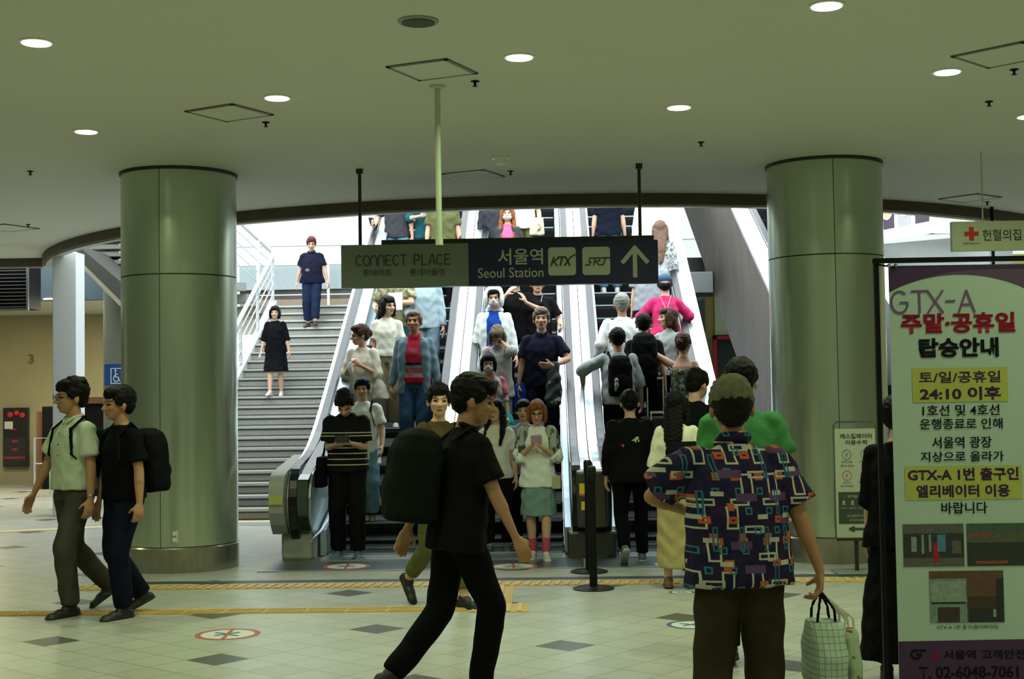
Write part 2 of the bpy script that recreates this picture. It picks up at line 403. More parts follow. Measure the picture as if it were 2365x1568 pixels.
# upper flight climbing to the left, seen above its own railing
A = Vector((sx0 - .10, LY + .12, LZ + 1.0)); B = A + Vector((-1.9, -3.3, 2.1))
r2 = thing('stair_railing', 'white metal railing climbing left from the stair landing', 'railing', (A.x, A.y, LZ))
MB().tube([A, B], 0.036, 10).build('handrail', M_WHITE, r2, smooth=True)
for h in (.2, .4, .6, .78): MB().tube([A - Vector((0, 0, h)), B - Vector((0, 0, h))], .010, 6).build('rail_bar', M_WHITE, r2)
for k in range(3):
    p = A.lerp(B, .1 + k * .35); MB().box((p.x - .03, p.y - .02, p.z - .98), (p.x + .03, p.y + .02, p.z)).build('post', M_WHITE, r2)
fl = thing('upper_flight', 'grey metal stair flight climbing left from the landing', 'staircase', (A.x - .4, A.y, LZ))
dv = (B - A)
for k in range(11):
    p = A + dv * (k / 11) - Vector((0, 0, .98)); q = Vector((-dv.y, dv.x, 0)).normalized()
    if q.x > 0: q = -q
    w = q * 1.1; d = Vector((dv.x, dv.y, 0)) / 11
    vs = [p, p + d, p + d + w, p + w]
    MB().add([v + Vector((0, 0, -.14)) for v in vs] + vs, [(3, 2, 1, 0), (4, 5, 6, 7), (0, 1, 5, 4), (1, 2, 6, 5), (2, 3, 7, 6), (3, 0, 4, 7)]).build('step', mat('grey_metal_step', (.30, .32, .31), .5, .3), fl)
# landing guard rail
gr = thing('landing_railing', 'pale metal guard rail along the back of the stair landing', 'railing', (-5, 27.0, LZ))
for h, r in ((1.03, .032), (.42, .012), (.06, .02)):
    MB().tube([(-6.2, 27, LZ + h), (sx1 - .1, 27, LZ + h)], r, 8).build('rail_bar' if h < .9 else 'handrail', M_WHITE, gr)
for x in (-6.15, -4.35, -2.85): MB().box((x - .025, 26.98, LZ), (x + .025, 27.02, LZ + 1.02)).build('post', mat('warm_steel_post', (.62, .55, .48), .4, .4), gr)
pw = MB().box((-6.3, 27.35, LZ + .56), (sx1 + .5, 27.5, LZ + 1.08)); struct(pw, 'wall_parapet', mat('pale_blue_panel', (.30, .35, .37), .5))
struct(MB().box((-6.3, 27.5, LZ), (sx1 + .5, 27.6, LZ + .56)), 'wall_parapet_base', mat('smoked_panel', (.09, .082, .065), .3))
struct(MB().box((-6.3, 27.40, LZ), (sx1 + .5, 27.49, LZ + .36)), 'trim_4', mat('brown_kerb', (.27, .20, .14), .5))

# ------------------------------------------------------------------ escalators
K = math.tan(math.radians(30)); Y0 = 14.10; RISE = 0.2; RUN = RISE / K
def nose(y):                       # smooth nose line height
    w = 0.35; t = (y - Y0) / w
    return K * w * math.log1p(math.exp(t)) if t < 30 else K * (y - Y0)
YTOP = 25.2
HR = 0.90
def rail_path(off=0.0, ynewel=13.05):
    """handrail centre path (y,z): under the newel, round its nose, along the top"""
    R = 0.36 + off; cz = HR - 0.36
    pts = [(ynewel + .75, cz - R + .02), (ynewel + .4, cz - R)]
    pts += [(ynewel + .25 - R * .85 * math.sin(a), cz - R * math.cos(a)) for a in [PI * i / 14 for i in range(15)]]
    y = ynewel + .45
    while y < YTOP: pts.append((y, nose(y) + HR + off)); y += .25
    return pts
def balustrade(parent, x0, x1, inner, yN=13.05, hxo=None):
    """solid steel balustrade with deck; inner = +1 when the steps are on its right, -1 when on its left"""
    mid = (x0 + x1) / 2
    ys = [yN + .45 + .25 * i for i in range(int((YTOP - yN - .45) / .25) + 1)]
    R = 0.32; cz = HR - .36
    nose_pts = [(yN + .25 - R * .85 * math.sin(a), cz - R * math.cos(a)) for a in [PI * i / 14 for i in range(15)]]
    topl = [(y, nose(y) + HR - .04) for y in ys]
    body = [(yN + .30, 0.0), (yN + .30, cz - R)] + nose_pts + topl + [(ys[-1], nose(ys[-1]) - .9), (15.2, 0.0)]
    MB().prism(body, x0 + .02, x1 - .02, 0, cap=1).build('balustrade', [M_DECK, M_SIDE], parent)
    # raised deck ledge on top of the slope
    dk = [(y, nose(y) + HR - .04) for y in ys] + [(y, nose(y) + HR - .075) for y in ys[::-1]]
    MB().prism(dk, x0, x1, 0).build('deck', [M_DECK], parent)
    hx = hxo if hxo is not None else (x1 - .05 if inner > 0 else x0 + .05)
    MB().sweep(rail_path(0.0, yN), hx - .043, hx + .043, .034).build('handrail', M_RUBBER, parent, bevel=.008)
    sk = x1 if inner > 0 else x0; s2 = sk + inner * .06
    skp = [(y, nose(y) + .30) for y in ys if y > 13.9] ; skb = [(y, nose(y) - .15) for y in ys[::-1] if y > 13.9]
    MB().prism([(13.45, 0.01), (13.45, .26)] + skp + skb, min(sk, s2), max(sk, s2)).build('skirt_panel', M_SIDE, parent)
def make_escalator(x0, x1, xa, xb, label):
    """steps between x0 and x1; left balustrade xa..x0, right balustrade x1..xb"""
    cx = (x0 + x1) / 2
    e = thing('escalator', label, 'escalator', (cx, 13.2, 0))
    w0, w1 = x0 + .065, x1 - .065
    balustrade(e, xa, x0, 1, hxo=-2.455 if xa < -2 else None); balustrade(e, x1, xb, -1)
    # comb plate and landing
    MB().box((w0, 13.0, 0), (w1, 13.50, .018)).build('comb_plate', M_STEEL, e)
    n = 0
    for i in range(-2, 31):
        yn = Y0 + RUN * i; z = RISE * i
        if i < 0: zt = .03 if i == -2 else .05; prev = .0; rh = .05
        elif i == 0: zt = .09
        else: zt = z
        if i >= 0: zt = max(RISE * i, 0) + (.10 if i == 0 else (.04 if i == 1 else 0))
        rh = .24 if i > 0 else .10
        mb = MB()
        nr = [(yn + .02, zt - .008), (yn + .005, zt - .05), (yn + .03, zt - rh)]
        mb.box((w0, yn + .012, zt - .02), (w1, yn + RUN, zt), 1)
        mb.prism([(yn + .012, zt - .018), (yn + .0, zt - .06), (yn + .03, zt - rh), (yn + .1, zt - rh), (yn + .1, zt - .018)], w0, w1, 0)
        mb.box((w0 + .02, yn + .004, zt - .016), (w1 - .02, yn + .03, zt + .002), 2)
        mb.build('step', [M_STEPDARK, M_TREAD, M_STEPEDGE], e)
    # truss under the steps
    MB().prism([(14.3, 0), (15.5, 0), (YTOP, nose(YTOP) - .95), (YTOP, nose(YTOP) - .30), (14.3, -.0 + .02)], w0, w1).build('truss', mat('dark_truss', (.03, .03, .03)), e)
    return e
E1 = make_escalator(-2.27, -1.23, -2.55, -1.03, 'leftmost escalator, beside the stone staircase, people riding down')
E2 = make_escalator(-0.82, 0.20, -1.02, 0.39, 'middle escalator bringing riders down, woman in white blouse at its foot')
E3 = make_escalator(0.59, 1.62, 0.40, 1.90, 'right-hand escalator carrying riders up, seen from behind')
# landing plates
M_PLATE = mat('ribbed_landing_plate', (.20, .25, .26), .30, .85, .2, 60, bump=.25, bscale=120)
for (a, b, lab) in ((-2.62, .30, 'dark ribbed steel landing plate before the two down escalators'), (.42, 1.95, 'ribbed steel landing plate before the up escalator')):
    o = thing('landing_plate', lab, 'landing plate', ((a + b) / 2, 12.8, 0))
    MB().box((a, 12.33, 0), (b, 13.28, .008)).build('plate', M_PLATE, o)
    MB().box((a - .03, 12.29, 0), (b + .03, 12.33, .010)).build('rim', M_STEEL, o)

# panels and stickers on the newels
M_STK_Y = mat('yellow_sticker', (.75, .55, .05)); M_STK_W = mat('white_sticker', (.85, .88, .85)); M_STK_R = mat('red_sticker', (.6, .05, .03))
def sticker(x0, x1, z0, z1, Y, m, parent, name='sticker'):
    return MB().box((x0, Y, z0), (x1, Y + .003, z1)).build(name, m, parent)
# central newel: a grey cap joining the two balustrades
nw = MB(); nw.box((.16, 13.06, 0), (.63, 13.5, .26)); nw.box((.245, 12.90, .30), (.545, 13.3, .84))
NWT = thing('newel', 'steel newel housing where the middle and up escalators meet', 'escalator newel', (.395, 13.1, 0))
NCAP = nw.build('newel_cap', mat('newel_dark_steel', (.10, .10, .085), .35, .8, .1, 10), NWT, bevel=.03)
sticker(.275, .345, .62, .72, 12.895, M_STK_Y, NCAP); sticker(.275, .345, .60, .62, 12.894, M_STK_R, NCAP); sticker(.365, .40, .50, .60, 12.895, M_STK_W, NCAP)
sticker(.29, .33, .47, .55, 12.896, M_STK_Y, NCAP)
# left newel: big rounded steel housing outside the handrail
lw = MB().prism([(13.06, .26), (12.95, .36), (12.88, .48), (12.86, .62), (12.88, .74), (12.96, .83), (13.1, .865), (14.2, .98), (14.2, .26)], -2.66, -2.52)
lw.box((-2.60, 13.15, 0), (-2.30, 13.9, .27)).build('newel_housing', mat('newel_steel', (.34, .35, .31)), E1, bevel=.03)
lw2 = MB().prism([(13.10, .28), (12.94, .45), (12.90, .62), (12.96, .78), (13.1, .83), (14.6, 1.2), (14.9, .8), (14.3, .35)], -2.40, -2.30)
LW2 = lw2.build('newel_inner_panel', mat('newel_dark_glass', (.05, .07, .06), .12, .4), E1, bevel=.02)
def side_sticker(y0, y1, z0, z1, x, m):
    MB().box((x, y0, z0), (x + .004, y1, z1)).build('sticker', m, LW2)
side_sticker(13.18, 13.36, .42, .72, -2.299, M_STK_Y); side_sticker(13.20, 13.34, .45, .69, -2.297, M_STK_W); side_sticker(13.30, 13.62, .30, .44, -2.297, M_STK_W)
MB().box((-2.655, 12.850, .56), (-2.525, 12.862, .64)).build('sticker', mat('olive_label', (.45, .45, .12)), E1)
# curved brush guard at foot of lane one
MB().tube([(-2.28, 13.0, .20), (-2.24, 13.25, .26), (-2.22, 13.6, .34), (-2.215, 14.0, .52)], .014, 8).build('guard_strip', M_DECK, E1, smooth=True)

# fourth escalator, up and to the right, turned a little
def esc4():
    e = thing('escalator', 'fourth escalator behind the right column, brown steel side panel towards us', 'escalator', (2.95, 14.2, 0))
    ang = math.radians(2.9)
    def T(u, v, z):   # u across to the right, v along
        return (2.95 + u * math.cos(ang) - v * math.sin(ang), 14.0 + u * math.sin(ang) + v * math.cos(ang), z)
    def prism4(poly, u0, u1, name, m):
        n = len(poly); vs = [T(u0, a, b) for a, b in poly] + [T(u1, a, b) for a, b in poly]
        mb = MB(); mb.add(vs, [tuple(range(n))[::-1], tuple(range(n, 2 * n))] + [(i, (i + 1) % n, n + (i + 1) % n, n + i) for i in range(n)])
        return mb.build(name, m, e)
    L = 10.8; zs = lambda v: .16 + K * v
    prism4([(-.6, .0), (-.6, .86), (0, zs(0) + .82), (L, zs(L) + .82), (L, zs(L) - 1.05), (1.9, 0)], -.02, .0, 'side_panel', M_BROWNST)
    prism4([(-.6, .87), (0, zs(0) + .83), (L, zs(L) + .83), (L, zs(L) + .88), (0, zs(0) + .88), (-.6, .92)], -.02, .26, 'deck', M_DECK)
    prism4([(-.6, .2), (0, zs(0) + .0), (L, zs(L)), (L, zs(L) + .82), (0, zs(0) + .82), (-.6, .86)], .25, .33, 'inner_panel', M_SIDE)
    prism4([(-.6, .93), (0, zs(0) + .90), (L, zs(L) + .90), (L, zs(L) + .93), (0, zs(0) + .93), (-.6, .96)], .22, .30, 'handrail', M_RUBBER)
    for i in range(30):
        v = .1 + RUN * i; z = zs(v) - .0
        prism4([(v, z - .25), (v, z - .02), (v + RUN, z - .02), (v + RUN, z - .25)], .34, 1.36, 'step', M_STEPDARK)
        prism4([(v - .005, z - .02), (v - .005, z), (v + RUN, z), (v + RUN, z - .02)], .34, 1.36, 'step_edge', M_TREAD)
    prism4([(-.6, .0), (-.6, .86), (0, zs(0) + .87), (L, zs(L) + .87), (L, zs(L) - 1.05), (1.9, 0)], 1.38, 1.70, 'balustrade', M_DECK)
    return e, T, zs
E4, T4, Z4 = esc4()

# ------------------------------------------------------------------ columns
M_COL = mat('green_grey_column_panel', (.52, .60, .47), .24, .75, .07, 5, stretch=(6, 6, .35))
M_COLB = mat('column_base_steel', (.36, .35, .28), .25, .85, .25, 6, stretch=(4, 4, .5))
M_SEAM = mat('panel_seam', (.03, .035, .02), .6)
def column(name, label, cx, cy, r, seam_z, vseams, base):
    c = thing(name, label, 'column', (cx, cy, 0))
    MB().lathe([(r - .006, .20), (r - .006, CEIL - .002)], (cx, cy, 0), 96).build('core', M_SEAM, c, smooth=True)
    for z0, z1 in ((.235, seam_z - .006), (seam_z + .006, CEIL - .03)):
        for k, a0 in enumerate(vseams):
            a1 = vseams[(k + 1) % len(vseams)]
            if a1 <= a0: a1 += 360
            n = max(6, int((a1 - a0) / 3)); vs = []
            for i in range(n + 1):
                a = math.radians(a0 + .35 + (a1 - a0 - .7) * i / n)
                for rr in (r - .006, r):
                    for z in (z0, z1): vs.append((cx + rr * math.cos(a), cy + rr * math.sin(a), z))
            fs = []
            for i in range(n):
                b = i * 4; d = b + 4
                fs += [(b + 2, d + 2, d + 3, b + 3), (b + 3, d + 3, d + 1, b + 1), (b + 2, b, d, d + 2)]
            fs += [(0, 2, 3, 1), (n * 4, n * 4 + 1, n * 4 + 3, n * 4 + 2)]
            MB().add(vs, fs).build('panel', M_COL, c, smooth=True)
    MB().lathe([(base, 0), (base, .215), (base - .012, .228)], (cx, cy, 0), 96).build('base_ring', M_COLB, c, smooth=True)
    MB().lathe([(r + .012, CEIL - .03), (r + .012, CEIL - .001)], (cx, cy, 0), 96).build('top_ring', M_SEAM, c, smooth=True)
    return c
CL = (at(415, 800, 12.8).x, 12.80); CR = (at(1912, 800, 12.94).x, 12.94)
colL = column('round_column', 'round green metal column left of the stairs, socket near its foot', CL[0], CL[1], .535, 2.71, (60, 160, 266), .545)
colR = column('round_column', 'round green metal column right of the up escalator, behind a notice stand', CR[0], CR[1], .535, 2.80, (50, 150, 267.5), .56)
# socket
p = at(401, 1240, 12.25)
SOCK = MB().box((p.x - .035, 12.275, p.z - .06), (p.x + .035, 12.30, p.z + .06)).build('power_socket', mat('cream_plastic', (.62, .60, .45), .4), colL, bevel=.006)
mb = MB()
for dz in (-.028, .028): mb.lathe([(.02, -.002), (.02, .004)], (p.x, 12.272, p.z + dz), 16, axis='Y')
mb.build('socket_outlet', mat('pale_plastic', (.75, .73, .6), .4), SOCK)
# white square post at the far left and grey column behind
po = single(MB().box((at(121, 800, 18.5).x, 18.5, 0), (at(176, 800, 18.5).x, 18.85, 3.62)), 'square_post', M_WHITE, 'white square post behind the man in glasses', 'post', (-6.7, 18.7, 0), bevel=.01)
c2 = at(295, 800, 20.5)
oc = thing('round_column', 'slim grey column partly hidden behind the left green column', 'column', (c2.x - .05, 20.6, 0))
MB().lathe([(.34, 0), (.34, 3.3)], (c2.x - .05, 20.6, 0), 48).build('shaft', mat('grey_green_paint', (.20, .22, .16), .5), oc, smooth=True)
MB().lathe([(.35, 0), (.35, .2)], (c2.x - .05, 20.6, 0), 48).build('base_ring', M_COLB, oc, smooth=True)
# ------------------------------------------------------------------ ceiling fittings
def downlight(x, y, i):
    labels = {0: 'round ceiling light at the top left corner', 1: 'round ceiling light above the two walking men', 2: 'round ceiling light between the left two access panels',
              3: 'round ceiling light right of the white hanging pole', 4: 'round ceiling light above the arrow end of the sign', 5: 'round ceiling light at the top edge of the view',
              6: 'round ceiling light above the right column and blood sign', 7: 'round ceiling light cut by the right edge'}
    o = thing('ceiling_light', labels.get(i, 'round ceiling light of the near hall behind the viewer'), 'ceiling light', (x, y, CEIL), 'round ceiling downlights')
    r = .088
    MB().lathe([(r, -.008), (r + .016, -.006), (r + .016, .0)], (x, y, CEIL), 32).build('trim_ring', mat('light_trim', (.75, .74, .6), .4), o, smooth=True)
    MB().lathe([(r - .004, -.012), (r - .002, -.009)], (x, y, CEIL), 32).build('diffuser', mat('lamp_diffuser', (1.0, .99, .86), emit=3.0), o)
    ld = bpy.data.lights.new('lamp', 'AREA'); ld.shape = 'DISK'; ld.size = .16; ld.energy = LAMP_W; ld.color = LAMP_COLOR; ld.spread = math.radians(150)
    lo = bpy.data.objects.new('lamp', ld); COL.objects.link(lo); lo.parent = o; lo.location = (0, 0, -.014)
LAMP_W = 21.0
for i, (x, y) in enumerate([tuple(on(a, b, CEIL).xy) for a, b in DOWNLIGHTS_PX] + DOWNLIGHTS): downlight(x, y, i)

# access panels: px corners of each frame
def access_panel(c4, label):
    pts = [on(a, b, CEIL) for a, b in c4]; cx = sum(p.x for p in pts) / 4; cy = sum(p.y for p in pts) / 4
    r = sum((p - Vector((cx, cy, CEIL))).length for p in pts) / 4
    ang = math.atan2(pts[1].y - pts[0].y, pts[1].x - pts[0].x); s = r * math.sqrt(2)
    o = thing('access_panel', label, 'access panel', (cx, cy, CEIL), 'square access panels in the ceiling')
    mb = MB(); 
    for k in range(4):
        a = ang + k * PI / 2; d = Vector((math.cos(a), math.sin(a), 0)); n = Vector((-d.y, d.x, 0))
        c = Vector((cx, cy, CEIL - .004)) + n * (s / 2); mb.obox(c, s + .03, .03, .012, a)
    mb.build('frame', mat('panel_frame', (.16, .15, .09), .5), o)
    MB().obox((cx, cy, CEIL - .004), s - .03, s - .03, .010, ang).build('hatch', M_CEIL, o)
access_panel([(885, 155), (1013, 138), (1110, 163), (985, 183)], 'square ceiling hatch just above the white hanging pole')
access_panel([(430, 257), (540, 240), (628, 262), (520, 278)], 'square ceiling hatch above the left column')
access_panel([(1018, 402), (1108, 393), (1168, 404), (1080, 415)], 'square ceiling hatch nearest the round opening')
access_panel([(2195, 128), (2330, 100), (2450, 122), (2312, 152)], 'square ceiling hatch at the top right')
access_panel([(2170, 458), (2250, 447), (2307, 455), (2235, 466)], 'square ceiling hatch above the blood donation sign')
access_panel([(-60, 526), (20, 518), (90, 524), (10, 533)], 'square ceiling hatch at the left edge')
def sprinkler(px, py, label):
    p = on(px, py, CEIL)
    mb = MB().lathe([(.030, 0), (.030, -.006), (.010, -.010), (.008, -.03), (.018, -.034), (.018, -.038)], (p.x, p.y, CEIL), 12)
    single(mb, 'sprinkler_head', M_BLACK, label, 'sprinkler', (p.x, p.y, CEIL), 'sprinkler heads in the ceiling')
for a, b, l in ((1097, 187, 'sprinkler head beside the central ceiling hatch'), (614, 282, 'sprinkler head beside the left ceiling hatch'), (1179, 395, 'sprinkler head near the smoke detector'),
                (1619, 328, 'sprinkler head left of the right column top'), (2284, 234, 'sprinkler head right of the right column'), (2342, 160, 'sprinkler head at the right edge'),
                (70, 395, 'sprinkler head at the far left'), (2280, 466, 'sprinkler head beside the hatch over the blood sign'), (65, 518, 'sprinkler head above the louvred vent')):
    sprinkler(a, b, l)
p = on(966, 48, CEIL)
o = thing('ceiling_speaker', 'round dark grille set in the ceiling above the hanging pole', 'ceiling speaker', (p.x, p.y, CEIL))
MB().lathe([(.118, 0), (.118, -.008), (.095, -.012)], (p.x, p.y, CEIL), 36).build('rim', mat('speaker_rim', (.34, .35, .28), .5), o, smooth=True)
MB().lathe([(.094, -.012), (.094, -.016), (.06, -.020), (.01, -.021)], (p.x, p.y, CEIL), 36).build('grille', mat('speaker_grille', (.10, .10, .07), .7, bump=.5, bscale=300), o, smooth=True)
p = on(1155, 362, CEIL)
o = thing('smoke_detector', 'small white smoke detector near the round opening', 'smoke detector', (p.x, p.y, CEIL))
MB().lathe([(.085, 0), (.085, -.012), (.075, -.02)], (p.x, p.y, CEIL), 28).build('base', mat('offwhite_plastic', (.72, .74, .68), .4), o, smooth=True)
MB().lathe([(.045, -.02), (.045, -.06), (.025, -.075)], (p.x, p.y - .02, CEIL), 24).build('sensor', mat('white_plastic', (.85, .88, .85), .35), o, smooth=True)

# ------------------------------------------------------------------ hanging station sign
SYD = 12.62
def sp(px, py, Y=SYD): p = at(px, py, Y); return p.x, p.z
sx_l, _ = sp(788, 615); sx_m, _ = sp(1082, 612); sx_r, _ = sp(1520, 604)
zb = (sp(788, 666)[1] + sp(1520, 652)[1]) / 2; zt = (sp(788, 567)[1] + sp(1520, 553)[1]) / 2
sign = thing('hanging_sign', 'long hanging station sign, grey-green left part, dark navy right part', 'sign', ((sx_l + sx_r) / 2, SYD, zb))
M_NAVY = mat('navy_sign_face', (.008, .007, .060), .45, noise=.05); M_SGREEN = mat('grey_sign_face', (.19, .225, .175), .5, noise=.04)
M_SLET = mat('pale_lettering', (.50, .54, .42), .5, noise=.02); M_SDK = mat('dark_lettering', (.035, .05, .03), .5); M_CASE = mat('sign_case', (.03, .035, .02), .4, .4)
MB().box((sx_l, SYD + .005, zb), (sx_r, SYD + .12, zt)).build('case', M_CASE, sign)
MB().box((sx_l, SYD, zb), (sx_m, SYD + .006, zt)).build('left_face', M_SGREEN, sign)
MB().box((sx_m, SYD, zb), (sx_r, SYD + .006, zt)).build('right_face', M_NAVY, sign)
bx0, bx1 = sp(880, 550)[0], sp(1510, 550)[0]
MB().box((bx0, SYD + .02, zt), (bx1, SYD + .1, zt + .045)).build('mounting_bar', M_CASE, sign)
for px in (829, 1478):
    x = sp(px, 460)[0]; x = max(x, bx0 - .25)
    MB().tube([(x, SYD + .06, zt - .01), (x, SYD + .06, CEIL)], .016, 10).build('hanger_rod', M_CASE, sign)
    MB().box((x - .03, SYD + .03, CEIL - .05), (x + .03, SYD + .09, CEIL)).build('rod_bracket', M_CASE, sign)
def SB(px0, px1, py_top, py_bot, Y=SYD):
    """sign-plane box (metres) of a region measured on the photo"""
    c = (px0 + px1) / 2; a = at(px0, (py_top + py_bot) / 2, Y); b = at(px1, (py_top + py_bot) / 2, Y)
    t = at(c, py_top, Y); d = at(c, py_bot, Y); return a.x, b.x, d.z, t.z
FY = SYD - .003
def T_sign(txt, r, m, bold=0.0, shear=0): x0, x1, z0, z1 = r; return fit_text(txt, x0, x1, z0, z1, FY, m, sign, bold, shear)
# CONNECT PLACE drawn as rounded strokes
u = 1 / 13.0; S = []
def C_(x): return [arc(x + .4, .5, .36, .5, 45, 315, 10)]
def put(fn, i, w=0.85):
    for p in fn: S.append([((i + a * w) * u, b) for a, b in p])
Cc = [arc(.5, .5, .48, .5, 50, 310, 12)]; Oo = [arc(.5, .5, .5, .5, 0, 360, 16)]
Nn = [[(0.05, 0), (.05, .55)] + arc(.5, .55, .45, .45, 180, 0, 8) + [(.95, 0)]]
Ee = [[(.9, 1), (.1, 1), (.1, 0), (.9, 0)], [(.1, .5), (.8, .5)]]; Tt = [[(0, 1), (1, 1)], [(.5, 1), (.5, 0)]]
Pp = [[(.1, 0), (.1, 1), (.6, 1)] + arc(.6, .72, .34, .28, 90, -90, 6) + [(.3, .44)]]; Ll = [[(.1, 1), (.1, 0), (.8, 0)]]
Aa = [[(0, 0), (.42, 1), (.58, 1), (1, 0)], [(.25, .3), (.75, .3)]]
x0, x1, z0, z1 = SB(822, 1044, 589, 612)
for i, g in enumerate([Cc, Oo, Nn, Nn, Ee, Cc, Tt]): put(g, i)
strokes(S, x0, x1, z0, z1, FY, .013, M_SDK, sign); S = []
for i, g in enumerate([Pp, Ll, Aa, Cc, Ee]): put(g, i + 7.8 + i * .04)
strokes(S, x0, x1, z0, z1, FY, .013, M_SDK, sign)
T_sign('롯데마트', SB(838, 905, 622, 638), M_SDK, .012)
T_sign('롯데아울렛', SB(946, 1028, 620, 637), M_SDK, .012)
T_sign('서울역', SB(1150, 1254, 574, 611), M_SLET, .012)
T_sign('Seoul Station', SB(1104, 1255, 618, 641), M_SLET, .004)
def rrect(x0, x1, z0, z1, r, Y, m, parent, name):
    pts = []
    for cx, cz, a0 in ((x1 - r, z1 - r, 0), (x0 + r, z1 - r, 90), (x0 + r, z0 + r, 180), (x1 - r, z0 + r, 270)):
        pts += [(cx + r * math.cos(math.radians(a0 + 15 * k)), cz + r * math.sin(math.radians(a0 + 15 * k))) for k in range(7)]
    return MB().prism(pts, Y, Y + .002, axis='Y').build(name, m, parent)
r = SB(1266, 1330, 571, 636); PL1 = rrect(*r, .03, FY, M_SLET, sign, 'pictogram_plate')
r = SB(1345, 1409, 570, 635); PL2 = rrect(*r, .03, FY, M_SLET, sign, 'pictogram_plate')
x0, x1, z0, z1 = SB(1273, 1325, 594, 613)
strokes([[(0, 0), (.12, 1)], [(.1, .45), (.36, 1)], [(.1, .5), (.26, 0)], [(.32, 1), (.66, 1)], [(.5, 1), (.40, 0)], [(.60, 0), (.85, .95), (1.05, 1.25)], [(.66, .9), (.82, 0)]], x0, x1, z0, z1, FY - .003, .016, M_SDK, PL1)
x0, x1, z0, z1 = SB(1352, 1405, 596, 612)
strokes([[(0, 0), (.16, .02), (.24, .45), (.16, .55), (.2, 1), (.62, 1), (.62, .6), (.45, .5), (.58, 0)], [(.42, .9), (.36, 0)], [(.62, 0), (.78, .05), (.88, 1)], [(.68, 1), (1.05, 1)]], x0, x1, z0, z1, FY - .003, .013, M_SDK, PL2)
x0, x1, z0, z1 = SB(1437, 1496, 572, 637)
strokes([[(.5, 0), (.5, .97)], [(0.03, .50), (.5, 1)], [(.97, .50), (.5, 1)]], x0, x1, z0, z1, FY, .040, M_SLET, sign, 'arrow')

# white hanging pole nearer than the sign, ending just above it in the view
p = on(1010, 198, CEIL); q = at(1013, 566, p.y)
o = thing('hanging_pole', 'white pole hanging from the ceiling in front of the station sign', 'pole', (p.x, p.y, q.z))
M_POLE = mat('pale_green_pole', (.50, .58, .42), .4)
MB().tube([(p.x, p.y, CEIL), (p.x, p.y, q.z)], .020, 14).build('tube', M_POLE, o, smooth=True)
MB().lathe([(.055, 0), (.055, -.012), (.03, -.02)], (p.x, p.y, CEIL), 24).build('flange', M_POLE, o, smooth=True)
MB().lathe([(.026, 0), (.026, .05)], (p.x, p.y, q.z), 16).build('end_sleeve', M_POLE, o, smooth=True)

# blood donation sign
BY = 12.35
x0 = sp(2199, 545, BY)[0]; x1 = x0 + .95; zz = (sp(2199, 512, BY)[1], sp(2199, 580, BY)[1])
bs = thing('hanging_sign', 'white hanging sign with a red cross and black Korean lettering', 'sign', (x0, BY, zz[1]))
M_BS = mat('cream_sign_face', (.46, .50, .34), .5, noise=.03)
MB().box((x0, BY, zz[1]), (x1, BY + .06, zz[0])).build('case', M_BS, bs)
for px in (2270, 2420):
    x = sp(px, 430, BY)[0]; MB().tube([(x, BY + .03, zz[0]), (x, BY + .03, CEIL)], .006, 8).build('hanger_rod', M_POLE, bs)
M_RED = mat('red_cross', (.50, .015, .015), .5)
cx0, cx1, cz0, cz1 = SB(2227, 2260, 524, 556, BY); w = (cx1 - cx0) / 3
MB().prism([(cx0 + w, cz0), (cx1 - w, cz0), (cx1 - w, cz0 + w), (cx1, cz0 + w), (cx1, cz1 - w), (cx1 - w, cz1 - w), (cx1 - w, cz1), (cx0 + w, cz1), (cx0 + w, cz1 - w), (cx0, cz1 - w), (cx0, cz0 + w), (cx0 + w, cz0 + w)], BY - .003, BY, axis='Y').build('red_cross', M_RED, bs)
fit_text('헌혈의집', *SB(2269, 2358, 529, 556, BY), BY - .003, M_SDK, bs, .012)
fit_text('대한적십자사', *SB(2224, 2263, 560, 565, BY), BY - .003, M_SDK, bs, .01)
o = single(MB().tube([(5.27, 16.19, 3.0), (5.27, 16.19, CEIL)], .02, 8), 'hanging_rod', M_BLACK, 'dark rod hanging from the ceiling behind the blood donation sign', 'rod', (5.27, 16.19, 3.0))

# menu light box beyond the right column
mbx = thing('menu_lightbox', 'glowing white menu board with food pictures right of the column', 'menu board', (4.9, 19.0, 3.3))
M_GLOW = mat('lightbox_white', (1, 1, .98), emit=1.1); M_GREYC = mat('grey_cladding', (.34, .37, .36), .5, .2)
A, B = at(1990, 560, 19.6), at(2153, 540, 18.2); At = at(1990, 480, 19.6)
A = Vector((A.x, A.y, A.z)); B = Vector((B.x, B.y, B.z)); Hh = 1.05
n = Vector((-(B - A).y, (B - A).x, 0)).normalized()
def slab(P, Q, z0, z1, t, off=0.0):
    """upright slab from P to Q, z0..z1 relative, thickness t behind the face"""
    a = Vector((P.x, P.y, 0)) - n * off; b = Vector((Q.x, Q.y, 0)) - n * off; nn = n * t
    vs = [a + Vector((0, 0, P.z + z0)), b + Vector((0, 0, Q.z + z0)), b + nn + Vector((0, 0, Q.z + z0)), a + nn + Vector((0, 0, P.z + z0)),
          a + Vector((0, 0, P.z + z1)), b + Vector((0, 0, Q.z + z1)), b + nn + Vector((0, 0, Q.z + z1)), a + nn + Vector((0, 0, P.z + z1))]
    return MB().add(vs, [(0, 3, 2, 1), (4, 5, 6, 7), (0, 1, 5, 4), (1, 2, 6, 5), (2, 3, 7, 6), (3, 0, 4, 7)])
B.z = A.z
slab(A, B, 0, Hh, .25).build('box', M_GLOW, mbx)
food = [(.75, .25, .05), (.8, .45, .12), (.85, .3, .06), (.7, .5, .2)]
